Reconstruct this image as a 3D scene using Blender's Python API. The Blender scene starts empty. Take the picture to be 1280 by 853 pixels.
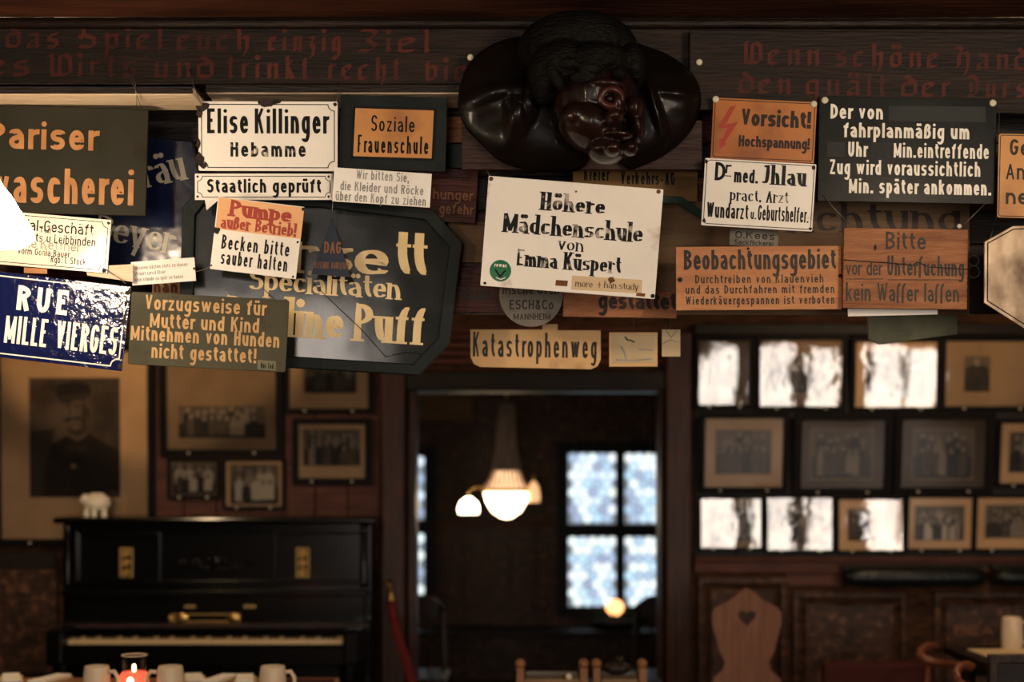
import bpy, math, random
from mathutils import Matrix, Vector
R = math.radians
C = bpy.context.scene.collection
sc = bpy.context.scene
# ------------------------------------------------------------------ camera, world, exposure
F, HZ, EYE = 1778.0, 594.0, 1.5
cam_d = bpy.data.cameras.new('camera'); cam = bpy.data.objects.new('camera', cam_d); C.objects.link(cam)
cam.location = (0, 0, EYE); cam.rotation_euler = (R(90), 0, 0)
cam_d.sensor_width = 36.0; cam_d.lens = 36.0 * F / 1280.0
cam_d.shift_x = 0.0; cam_d.shift_y = (HZ - 426.5) / 1280.0
cam_d.clip_start = 0.05
cam_d.dof.use_dof = True; cam_d.dof.focus_distance = 3.54; cam_d.dof.aperture_fstop = 1.8
sc.camera = cam
w = bpy.data.worlds.new('World'); sc.world = w; w.use_nodes = True
w.node_tree.nodes['Background'].inputs[0].default_value = (0.55, 0.7, 0.95, 1)
w.node_tree.nodes['Background'].inputs[1].default_value = 1.0
sc.view_settings.view_transform = 'Standard'; sc.view_settings.look = 'None'
sc.view_settings.gamma = 1.0; sc.view_settings.use_curve_mapping = False
sc.view_settings.exposure = 0.66
WIN_STRENGTH = 11.0      # daylight windows behind the camera
FILL_STRENGTH = 125.0     # warm fill from the globe lamps added out of view
# ------------------------------------------------------------------ helpers
def P(px, py, Y): return ((px - 640.0) * Y / F, Y, EYE + (HZ - py) * Y / F)
def S(Y): return Y / F
class MB:
    def __init__(s): s.v = []; s.f = []; s.m = []; s.sm = []
    def face(s, pts, mi=0, smooth=False):
        b = len(s.v); s.v += [tuple(p) for p in pts]; s.f.append(tuple(range(b, b + len(pts)))); s.m.append(mi); s.sm.append(smooth)
    def add(s, vs, fs, mi=0, smooth=False):
        b = len(s.v); s.v += [tuple(p) for p in vs]
        for f in fs: s.f.append(tuple(b + i for i in f)); s.m.append(mi); s.sm.append(smooth)
    def box(s, x0, x1, y0, y1, z0, z1, mi=0):
        vs = [(x0,y0,z0),(x1,y0,z0),(x1,y1,z0),(x0,y1,z0),(x0,y0,z1),(x1,y0,z1),(x1,y1,z1),(x0,y1,z1)]
        s.add(vs, [(0,3,2,1),(4,5,6,7),(0,1,5,4),(1,2,6,5),(2,3,7,6),(3,0,4,7)], mi)
    def prism(s, poly, y0, y1, mi=0):          # poly in (x,z), counter-clockwise seen from -Y
        n = len(poly); vs = [(x, y0, z) for x, z in poly] + [(x, y1, z) for x, z in poly]
        fs = [tuple(range(n)), tuple(range(2*n-1, n-1, -1))] + [(i, n+i, n+(i+1) % n, (i+1) % n) for i in range(n)]
        s.add(vs, fs, mi)
    def ring(s, outer, inner, y0, y1, mi=0):   # frame between two polygons of the same count
        n = len(outer)
        for i in range(n):
            j = (i+1) % n
            a, b, c, d = outer[i], outer[j], inner[j], inner[i]
            s.add([(p[0], y0, p[1]) for p in (a,b,c,d)] + [(p[0], y1, p[1]) for p in (a,b,c,d)],
                  [(0,1,2,3),(7,6,5,4),(0,4,5,1),(2,6,7,3)], mi)
    def lathe(s, prof, c=(0,0,0), n=24, mi=0, axis='Z', smooth=True, wob=None):
        vs = []
        for k, (r, h) in enumerate(prof):
            for i in range(n):
                a = 2*math.pi*i/n; rr = r * (wob(a, k) if wob else 1)
                x, y = rr*math.cos(a), rr*math.sin(a)
                vs.append((c[0]+x, c[1]+y, c[2]+h) if axis == 'Z' else (c[0]+x, c[1]+h, c[2]-y))
        fs = []
        for k in range(len(prof)-1):
            for i in range(n):
                j = (i+1) % n; fs.append((k*n+i, k*n+j, (k+1)*n+j, (k+1)*n+i))
        s.add(vs, fs, mi, smooth)
        if prof[0][0] > 1e-5: s.add(vs[:n], [tuple(range(n-1, -1, -1))], mi)
        if prof[-1][0] > 1e-5: s.add(vs[-n:], [tuple(range(n))], mi)
    def tube(s, pts, r, n=8, mi=0, closed=False):
        pts = [Vector(p) for p in pts]; N = len(pts); vs = []; up = Vector((0.13, 0.31, 0.94))
        for k, p in enumerate(pts):
            t = (pts[(k+1) % N] - pts[k-1]) if closed or 0 < k < N-1 else (pts[1]-pts[0] if k == 0 else pts[-1]-pts[-2])
            t.normalize(); a = t.cross(up)
            if a.length < 1e-3: a = t.cross(Vector((1, 0, 0)))
            a.normalize(); b = t.cross(a); rr = r[k] if isinstance(r, (list, tuple)) else r
            for i in range(n):
                q = 2*math.pi*i/n; vs.append(p + (a*math.cos(q) + b*math.sin(q))*rr)
        fs = []
        for k in range(N if closed else N-1):
            for i in range(n):
                j = (i+1) % n; k2 = (k+1) % N
                fs.append((k*n+i, k*n+j, k2*n+j, k2*n+i))
        if not closed: fs += [tuple(range(n-1, -1, -1)), tuple(range((N-1)*n, N*n))]
        s.add(vs, fs, mi, True)
    def ell(s, c, r, mi=0, n=20, m=12, rot=0.0, bump=None):
        vs = []; fs = []; cr, sr = math.cos(rot), math.sin(rot)
        for j in range(m+1):
            th = math.pi*j/m
            for i in range(n):
                a = 2*math.pi*i/n; k = bump(a, th) if bump else 1
                x, y, z = r[0]*math.sin(th)*math.cos(a)*k, r[1]*math.sin(th)*math.sin(a)*k, r[2]*math.cos(th)*k
                x, z = x*cr + z*sr, -x*sr + z*cr
                vs.append((c[0]+x, c[1]+y, c[2]+z))
        for j in range(m):
            for i in range(n):
                k = (i+1) % n; fs.append((j*n+i, (j+1)*n+i, (j+1)*n+k, j*n+k))
        s.add(vs, fs, mi, True)
    def mesh(s, name, mats):
        me = bpy.data.meshes.new(name); me.from_pydata(s.v, [], s.f)
        for m in mats: me.materials.append(m)
        me.polygons.foreach_set('material_index', s.m); me.polygons.foreach_set('use_smooth', s.sm)
        me.update(); return me
def link(name, mb, mats, parent=None, world=False, bevel=0):
    if not isinstance(mats, (list, tuple)): mats = [mats]
    if world and parent is not None:
        inv = parent_matrix(parent).inverted(); mb.v = [tuple(inv @ Vector(p)) for p in mb.v]
    o = bpy.data.objects.new(name, mb.mesh(name, mats)); C.objects.link(o)
    if parent is not None: o.parent = parent
    if bevel:
        b = o.modifiers.new('bevel', 'BEVEL'); b.width = bevel; b.segments = 2; b.limit_method = 'ANGLE'
    return o
def parent_matrix(o):
    m = Matrix.LocRotScale(o.location, o.rotation_euler, o.scale)
    return parent_matrix(o.parent) @ m if o.parent else m
def tag(o, label=None, cat=None, group=None, kind=None):
    for k, v in (('label', label), ('category', cat), ('group', group), ('kind', kind)):
        if v: o[k] = v
    return o
def thing(name, label, cat, loc, group=None, rot=(0,0,0), mode='YXZ'):
    o = bpy.data.objects.new(name, None); C.objects.link(o); o.rotation_mode = mode
    o.empty_display_size = .05
    o.location = loc; o.rotation_euler = rot if mode == 'XYZ' else __import__('mathutils').Euler(rot, mode)
    return tag(o, label, cat, group)
def struct(name, mb, mats, parent=None, bevel=0):
    o = link(name, mb, mats, parent, bevel=bevel)
    if parent is None: o['kind'] = 'structure'
    return o
def dup(root, loc, label=None, rotz=None, cat=None):
    r = root.copy(); C.objects.link(r); r.location = loc
    if rotz is not None: r.rotation_euler.z = rotz
    if label: r['label'] = label
    for ch in root.children:
        c = ch.copy(); C.objects.link(c); c.parent = r
        for g in ch.children:
            d = g.copy(); C.objects.link(d); d.parent = c
    return r
# ------------------------------------------------------------------ materials
_mc = {}
def mat(name, col, rough=.5, metal=0, spec=.22, col2=None, nscale=6, ndist=(1,1,1), lo=.35, hi=.7, bump=0, bscale=40, bdist=(1,1,1),
        emit=None, estr=0, coat=0, detail=4, stain=None, stscale=3, stlo=.6, sthi=.75, sheen=0, rnd=0):
    if name in _mc: return _mc[name]
    m = bpy.data.materials.new(name); m.use_nodes = True; nt = m.node_tree; b = nt.nodes['Principled BSDF']; L = nt.links.new
    b.inputs['Base Color'].default_value = (*col, 1); b.inputs['Roughness'].default_value = rough; b.inputs['Metallic'].default_value = metal
    b.inputs['Specular IOR Level'].default_value = spec
    b.inputs['Coat Weight'].default_value = coat; b.inputs['Coat Roughness'].default_value = .08
    tc = nt.nodes.new('ShaderNodeTexCoord')
    def noise(scale, dist, det=4):
        mp = nt.nodes.new('ShaderNodeMapping'); mp.inputs['Scale'].default_value = dist; L(tc.outputs['Object'], mp.inputs[0])
        oi = nt.nodes.new('ShaderNodeObjectInfo'); L(oi.outputs['Location'], mp.inputs['Location'])
        n = nt.nodes.new('ShaderNodeTexNoise'); n.inputs['Scale'].default_value = scale; n.inputs['Detail'].default_value = det
        L(mp.outputs[0], n.inputs['Vector']); return n
    def mixc(fac, a, c, l, h):
        rp = nt.nodes.new('ShaderNodeValToRGB'); rp.color_ramp.elements[0].position = l; rp.color_ramp.elements[1].position = h
        L(fac, rp.inputs[0]); mx = nt.nodes.new('ShaderNodeMix'); mx.data_type = 'RGBA'; L(rp.outputs[0], mx.inputs[0])
        if isinstance(a, tuple): mx.inputs[6].default_value = (*a, 1)
        else: L(a, mx.inputs[6])
        mx.inputs[7].default_value = (*c, 1); return mx.outputs[2]
    cur = tuple(col)
    if col2: cur = mixc(noise(nscale, ndist, detail).outputs[0], cur, col2, lo, hi)
    if stain: cur = mixc(noise(stscale, (1,1,1), 8).outputs[0], cur, stain, stlo, sthi)
    if not isinstance(cur, tuple): L(cur, b.inputs['Base Color'])
    if bump:
        bn = nt.nodes.new('ShaderNodeBump'); bn.inputs['Strength'].default_value = bump; bn.inputs['Distance'].default_value = .01
        L(noise(bscale, bdist, 3).outputs[0], bn.inputs['Height']); L(bn.outputs[0], b.inputs['Normal'])
        if coat: L(bn.outputs[0], b.inputs['Coat Normal'])
    if emit:
        b.inputs['Emission Color'].default_value = (*emit, 1); b.inputs['Emission Strength'].default_value = estr
        if rnd:
            oi = nt.nodes.new('ShaderNodeObjectInfo'); rp = nt.nodes.new('ShaderNodeValToRGB')
            cr = rp.color_ramp; cr.elements[0].color = (.26, .30, .44, 1); cr.elements[1].color = (.70, .88, .95, 1)
            e = cr.elements.new(.35); e.color = (.40, .60, .74, 1); e = cr.elements.new(.6); e.color = (.70, .76, .86, 1); e = cr.elements.new(.8); e.color = (.75, .80, .72, 1)
            L(oi.outputs['Random'], rp.inputs[0]); L(rp.outputs[0], b.inputs['Emission Color'])
    _mc[name] = m; return m
def enamel(name, col, stain=(.30,.17,.08), st=(.66,.80), bump=.25, rough=.14, bscale=6):
    return mat(name, col, rough=rough, spec=.5, col2=tuple(c*.86 for c in col), nscale=5, lo=.4, hi=.8, stain=stain, stscale=9, stlo=st[0], sthi=st[1], bump=bump, bscale=bscale)
def wood(name, c1, c2, rough=.5, scale=5, along='x', bump=.5, coat=0):
    d = {'x': (1, 6, 9), 'z': (9, 6, 1), 'y': (9, 1, 9)}[along]
    return mat(name, c1, rough=rough, col2=c2, nscale=scale, ndist=d, detail=8, bump=bump, bscale=scale*4, bdist=d, coat=coat)
M = dict(
    black_wood=wood('black_wood', (.006,.004,.003), (.017,.009,.006), .48, 6, 'x', .3),
    black_wood_v=wood('black_wood_v', (.010,.006,.005), (.035,.016,.010), .35, 6, 'z', .3),
    beam=wood('beam_wood', (.008,.005,.0035), (.021,.011,.007), .6, 4, 'x', .25),
    ceil=wood('ceiling_wood', (.034,.011,.006), (.10,.032,.015), .5, 3, 'x', .3),
    red_wood=wood('red_brown_wood', (.045,.013,.008), (.10,.032,.018), .5, 5, 'x', .4),
    wainscot=mat('wainscot_wood', (.018,.008,.004), .5, col2=(.06,.026,.013), nscale=7, ndist=(1,6,5), detail=8, bump=.5, bscale=30, stain=(.13,.055,.028), stscale=24, stlo=.52, sthi=.7),
    panelw=wood('panel_wood', (.016,.007,.004), (.13,.055,.026), .5, 16, 'x', .8),
    post=wood('post_wood', (.022,.009,.006), (.060,.022,.014), .45, 4, 'z', .2),
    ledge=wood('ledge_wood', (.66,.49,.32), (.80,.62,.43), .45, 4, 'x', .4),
    plaster=mat('dark_plaster', (.05,.028,.016), .8, col2=(.03,.015,.009), nscale=3, bump=.3),
    white=enamel('white_enamel', (.88,.83,.74)),
    white2=enamel('ivory_enamel', (.78,.70,.57)),
    paper=mat('white_paper', (.86,.83,.77), .75, col2=(.70,.64,.54), nscale=4),
    navy=enamel('navy_enamel', (.006,.010,.060), stain=(.03,.02,.02), bump=.16, rough=.08, bscale=34),
    bluebk=enamel('blue_black_enamel', (.006,.011,.035), stain=(.02,.014,.014), bump=.6, rough=.16),
    olive=mat('olive_paint', (.050,.047,.030), .6, spec=.1, col2=(.085,.080,.050), nscale=5, stain=(.03,.022,.014), stscale=14),
    slate=mat('slate_paint', (.016,.016,.011), .6, spec=.08, col2=(.028,.026,.018), nscale=4, stain=(.02,.012,.008), stscale=12),
    blackp=mat('black_sign_paint', (.006,.0075,.0075), .3, spec=.12, col2=(.009,.011,.011), nscale=3, bump=.2, bscale=6),
    blank=mat('grey_blank_paint', (.020,.024,.023), .6, col2=(.028,.032,.03), nscale=10),
    darkframe=mat('dark_grey_paint', (.009,.012,.011), .5, spec=.12, col2=(.015,.019,.017), nscale=8, bump=.2),
    orange=mat('orange_paint', (.62,.30,.10), .4, col2=(.50,.22,.07), nscale=3, stain=(.20,.07,.025), stscale=5, stlo=.55, sthi=.8),
    rust_or=mat('rusty_orange_paint', (.52,.20,.05), .35, col2=(.34,.11,.03), nscale=4, stain=(.10,.035,.018), stscale=6, stlo=.52, sthi=.75),
    pale_or=mat('pale_orange_enamel', (.78,.44,.21), .22, col2=(.66,.33,.15), nscale=4, stain=(.5,.13,.06), stscale=4, stlo=.6, sthi=.85),
    yellow=mat('pale_yellow_paint', (.80,.50,.22), .45, col2=(.66,.38,.15), nscale=4, stain=(.40,.20,.08), stscale=9, stlo=.6, sthi=.8),
    woodor=wood('orange_old_wood', (.56,.26,.115), (.42,.175,.075), .5, 4, 'x', .7),
    woodbr=wood('brown_old_wood', (.40,.17,.075), (.21,.08,.038), .5, 4, 'x', .9),
    tan=wood('tan_old_wood', (.16,.095,.045), (.10,.055,.028), .6, 3, 'x', .4),
    ochre=mat('dull_ochre_paint', (.17,.09,.025), .5, col2=(.11,.055,.015), nscale=4),
    redold=wood('old_red_board', (.07,.018,.012), (.04,.010,.007), .5, 4, 'x', .4),
    greyd=mat('grey_worn_metal', (.16,.14,.11), .5, .2, col2=(.09,.08,.065), nscale=12, stain=(.04,.03,.02), stscale=7, stlo=.55, sthi=.7),
    greend=mat('bottle_green_paint', (.008,.03,.02), .35),
    greenb=mat('faded_green_board', (.20,.20,.12), .7, col2=(.09,.09,.055), nscale=8),
    ink=mat('black_ink', (.008,.008,.008), .35, spec=.1),
    inkw=mat('worn_black_ink', (.010,.010,.010), .35, spec=.1, stain=(.45,.40,.33), stscale=40, stlo=.56, sthi=.66),
    inkg=mat('faded_grey_ink', (.20,.19,.17), .6, col2=(.40,.38,.34), nscale=25),
    inkbr=mat('faded_brown_ink', (.022,.018,.012), .5, col2=(.06,.038,.02), nscale=30, lo=.5, hi=.8),
    inkor=mat('orange_letter_paint', (.40,.19,.07), .5, col2=(.30,.13,.045), nscale=18),
    inkcream=mat('cream_letter_paint', (.80,.62,.33), .35, col2=(.66,.48,.22), nscale=14),
    inkyel=mat('yellow_letter_paint', (.58,.36,.15), .5, col2=(.46,.27,.11), nscale=16),
    inkwht=mat('white_letter_paint', (.90,.86,.76), .4, col2=(.80,.75,.63), nscale=16),
    inkgry=mat('grey_letter_paint', (.40,.36,.27), .3),
    inkred=mat('red_letter_paint', (.36,.045,.025), .4, col2=(.34,.045,.025), nscale=12),
    inkdr=mat('dull_red_letter_paint', (.088,.017,.009), .6, col2=(.045,.011,.007), nscale=9, detail=6),
    inkdb=mat('dark_brown_letter_paint', (.02,.010,.006), .5),
    inkbrn=mat('brown_letter_paint', (.22,.09,.035), .5),
    chip=mat('bare_rusted_iron', (.035,.022,.016), .7, col2=(.012,.009,.008), nscale=30, bump=.5, bscale=60),
    rust=mat('rust_spot', (.22,.075,.02), .7, col2=(.10,.035,.012), nscale=40),
    wire=mat('thin_steel_wire', (.22,.20,.17), .4, .7),
    screw=mat('white_screw_cap', (.62,.56,.42), .35),
    brass=mat('brass', (.55,.34,.12), .28, 1.0),
    dullbrass=mat('dull_brass', (.30,.20,.08), .4, .8),
    pblack=mat('piano_black_lacquer', (.003,.003,.003), .18, spec=.2, coat=.08),
    ivory=mat('ivory_keys', (.62,.48,.27), .3),
    ebony=mat('ebony_keys', (.006,.005,.005), .25),
    ceramic=mat('cream_stoneware', (.62,.50,.35), .22, col2=(.55,.43,.29), nscale=10),
    porcelain=mat('white_porcelain', (.68,.60,.47), .3),
    matb=mat('beige_mat_board', (.62,.41,.22), .8, spec=.1, col2=(.52,.33,.165), nscale=5),
    matc=mat('cream_mat_board', (.76,.48,.24), .8, spec=.1, col2=(.64,.38,.18), nscale=5),
    matg=mat('grey_brown_mat_board', (.115,.075,.045), .8, spec=.1, col2=(.09,.06,.036), nscale=5),
    matt=mat('tan_mat_board', (.36,.235,.13), .8, spec=.1, col2=(.28,.175,.095), nscale=5),
    frameb=mat('black_frame_wood', (.005,.0035,.003), .5, spec=.08),
    ph0=mat('photo_print_dark', (.022,.017,.012), .6, col2=(.05,.038,.026), nscale=22),
    ph1=mat('photo_print_mid', (.12,.085,.055), .6, col2=(.07,.05,.034), nscale=26),
    ph2=mat('photo_print_light', (.33,.25,.165), .6, col2=(.24,.18,.12), nscale=26),
    ph3=mat('photo_print_white', (.55,.45,.31), .6),
    phb=mat('photo_print_backdrop', (.20,.145,.09), .6, col2=(.10,.072,.046), nscale=9, lo=.3, hi=.7),
    sky_p=mat('portrait_backdrop', (.15,.10,.062), .7, col2=(.055,.036,.022), nscale=6, lo=.35, hi=.65),
    coat=mat('portrait_coat', (.022,.014,.009), .7, col2=(.034,.022,.014), nscale=14),
    skin_p=mat('portrait_skin_tone', (.17,.115,.07), .7, col2=(.11,.07,.042), nscale=18),
    shade_p=mat('portrait_shadow_tone', (.055,.036,.022), .7),
    leather=mat('black_leather', (.006,.007,.007), .3, bump=.3, bscale=50),
    redcloth=mat('dark_red_upholstery', (.05,.010,.007), .8),
    rope=mat('red_velvet_rope', (.10,.009,.008), .8, bump=.6, bscale=80),
    oak=wood('light_oak', (.20,.085,.045), (.13,.052,.028), .45, 5, 'z', .4),
    bent=mat('bent_red_wood', (.16,.05,.024), .3, coat=.3),
    tabletop=wood('table_wood', (.30,.14,.06), (.20,.085,.035), .4, 5, 'x', .2),
    menu=mat('cream_menu_paper', (.62,.47,.28), .7, col2=(.5,.36,.2), nscale=8),
    wax=mat('red_candle_glass', (.5,.05,.03), .3, emit=(1.0,.13,.06), estr=.7),
    flame=mat('candle_flame', (1,.8,.5), .5, emit=(1.0,.62,.28), estr=10),
    carved=mat('carved_dark_wood', (.006,.0035,.0025), .36, spec=.15, col2=(.003,.0025,.002), nscale=7, bump=.3, bscale=16, coat=.12),
    carvedred=mat('carved_red_wood', (.018,.006,.004), .3, spec=.2, col2=(.008,.004,.003), nscale=9, bump=.3, bscale=20, coat=.18),
    carvedgrey=mat('carved_grey_hair', (.007,.0065,.0055), .5, spec=.08, col2=(.003,.0027,.0023), nscale=14, bump=1.0, bscale=28, bdist=(2,1,5)),
    redpaint=mat('red_eye_paint', (.050,.011,.006), .35, col2=(.02,.007,.005), nscale=30, coat=.3),
    plaque=wood('purple_brown_board', (.042,.020,.015), (.024,.011,.008), .5, 4, 'x', .5),
    lampglass=mat('lit_lamp_glass', (1,.85,.6), .4, emit=(1.0,.78,.54), estr=32),
    shade2=mat('lit_side_lamp_glass', (1,.85,.6), .4, emit=(1.0,.80,.52), estr=8),
    chand=mat('lit_chandelier_glass', (1,.8,.55), .4, emit=(1.0,.76,.45), estr=5.0),
    chandup=mat('chandelier_crystal_strands', (.50,.36,.25), .35, col2=(.22,.14,.09), nscale=30, ndist=(3,3,.2), bump=.8, bscale=90, bdist=(3,3,.2)),
    globe=mat('added_fill_globe', (1,.8,.5), .5, emit=(1.0,.76,.52), estr=FILL_STRENGTH),
    fill_globe2=mat('added_small_fill_globe', (1,.8,.5), .5, emit=(1.0,.70,.40), estr=150),  # for the lamps added behind the signs to brighten the far wall
    roundel=mat('lit_bottle_glass', (.1,.12,.14), .3, emit=(.6,.75,.9), estr=.95, rnd=1),
    chand3=mat('dim_side_lamp_glass', (.6,.35,.18), .4, emit=(1.0,.55,.25), estr=.7),
    skirt=mat('lit_crystal_skirt', (.6,.4,.25), .4, emit=(1.0,.58,.30), estr=1.1, col2=(.4,.25,.15), nscale=30),
    lead=mat('window_lead', (.004,.005,.006), .6),
    leadlit=mat('lit_window_quarries', (.1,.12,.14), .3, emit=(.45,.52,.58), estr=.30),
    warmball=mat('lit_orange_lantern', (1,.5,.2), .5, emit=(1.0,.40,.14), estr=2.2),
    leaf=mat('dark_green_leaves', (.012,.03,.014), .5),
    clay=mat('dark_clay_bowl', (.02,.013,.010), .5),
    green=mat('green_sticker', (.010,.14,.055), .35),
    tape=mat('yellowed_tape', (.62,.46,.27), .5),
    dagb=mat('dark_blue_pennant', (.010,.016,.034), .4),
    aged=mat('aged_silver_mirror', (.46,.34,.22), .33, .7, col2=(.30,.21,.13), nscale=5, ndist=(4,1,.8), lo=.4, hi=.65, stain=(.10,.065,.038), stscale=7, stlo=.52, sthi=.72, bump=.3, bscale=8),
)
def make_glossy_sign():
    m = bpy.data.materials.new('black_glass_plate'); m.use_nodes = True; nt = m.node_tree; b = nt.nodes['Principled BSDF']; L = nt.links.new
    tc = nt.nodes.new('ShaderNodeTexCoord'); n = nt.nodes.new('ShaderNodeTexNoise'); n.inputs['Scale'].default_value = 9; n.inputs['Detail'].default_value = 7
    L(tc.outputs['Object'], n.inputs['Vector']); r = nt.nodes.new('ShaderNodeValToRGB'); r.color_ramp.elements[0].position = .42; r.color_ramp.elements[1].position = .75
    r.color_ramp.elements[0].color = (.010,.012,.011,1); r.color_ramp.elements[1].color = (.022,.023,.020,1)
    L(n.outputs[0], r.inputs[0]); L(r.outputs[0], b.inputs['Base Color']); b.inputs['Roughness'].default_value = .13
    bn = nt.nodes.new('ShaderNodeBump'); bn.inputs['Strength'].default_value = .3; bn.inputs['Distance'].default_value = .01
    n2 = nt.nodes.new('ShaderNodeTexNoise'); n2.inputs['Scale'].default_value = 4; L(tc.outputs['Object'], n2.inputs['Vector']); L(n2.outputs[0], bn.inputs['Height']); L(bn.outputs[0], b.inputs['Normal'])
    return m
M['blackglass'] = make_glossy_sign()
def make_glass(name='picture_glass', bump=.07):
    m = bpy.data.materials.new(name); m.use_nodes = True; nt = m.node_tree; nt.nodes.clear(); L = nt.links.new
    o = nt.nodes.new('ShaderNodeOutputMaterial'); mx = nt.nodes.new('ShaderNodeMixShader'); fr = nt.nodes.new('ShaderNodeFresnel'); fr.inputs[0].default_value = 2.0
    t = nt.nodes.new('ShaderNodeBsdfTransparent'); g = nt.nodes.new('ShaderNodeBsdfGlossy'); g.inputs['Roughness'].default_value = .03
    tc = nt.nodes.new('ShaderNodeTexCoord'); n = nt.nodes.new('ShaderNodeTexNoise'); n.inputs['Scale'].default_value = 9; L(tc.outputs['Object'], n.inputs['Vector'])
    bn = nt.nodes.new('ShaderNodeBump'); bn.inputs['Strength'].default_value = bump; bn.inputs['Distance'].default_value = .01; L(n.outputs[0], bn.inputs['Height']); L(bn.outputs[0], g.inputs['Normal'])
    L(fr.outputs[0], mx.inputs[0]); L(t.outputs[0], mx.inputs[1]); L(g.outputs[0], mx.inputs[2]); L(mx.outputs[0], o.inputs[0]); return m
M['glass'] = make_glass()
def make_clear():
    m = bpy.data.materials.new('clear_candle_glass'); m.use_nodes = True; nt = m.node_tree; nt.nodes.clear(); L = nt.links.new
    o = nt.nodes.new('ShaderNodeOutputMaterial'); mx = nt.nodes.new('ShaderNodeMixShader'); lw = nt.nodes.new('ShaderNodeLayerWeight'); lw.inputs[0].default_value = .25
    t = nt.nodes.new('ShaderNodeBsdfTransparent'); t.inputs[0].default_value = (.8,.75,.7,1); g = nt.nodes.new('ShaderNodeBsdfGlossy'); g.inputs['Roughness'].default_value = .08; g.inputs[0].default_value = (.4,.4,.4,1)
    L(lw.outputs['Facing'], mx.inputs[0]); L(t.outputs[0], mx.inputs[1]); L(g.outputs[0], mx.inputs[2]); L(mx.outputs[0], o.inputs[0]); return m
M['clear'] = make_clear()
def make_daylight():
    m = bpy.data.materials.new('daylit_bottle_glass_window'); m.use_nodes = True; nt = m.node_tree; nt.nodes.clear(); L = nt.links.new
    o = nt.nodes.new('ShaderNodeOutputMaterial'); e = nt.nodes.new('ShaderNodeEmission'); tc = nt.nodes.new('ShaderNodeTexCoord'); v = nt.nodes.new('ShaderNodeTexVoronoi'); v.inputs['Scale'].default_value = 8
    L(tc.outputs['Object'], v.inputs['Vector']); r = nt.nodes.new('ShaderNodeValToRGB'); r.color_ramp.elements[0].color = (1,.86,.70,1); r.color_ramp.elements[1].color = (.55,.48,.44,1); r.color_ramp.elements[1].position = .8
    L(v.outputs['Distance'], r.inputs[0]); L(r.outputs[0], e.inputs[0]); e.inputs[1].default_value = WIN_STRENGTH; L(e.outputs[0], o.inputs[0]); return m
M['daylight'] = make_daylight()
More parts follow.
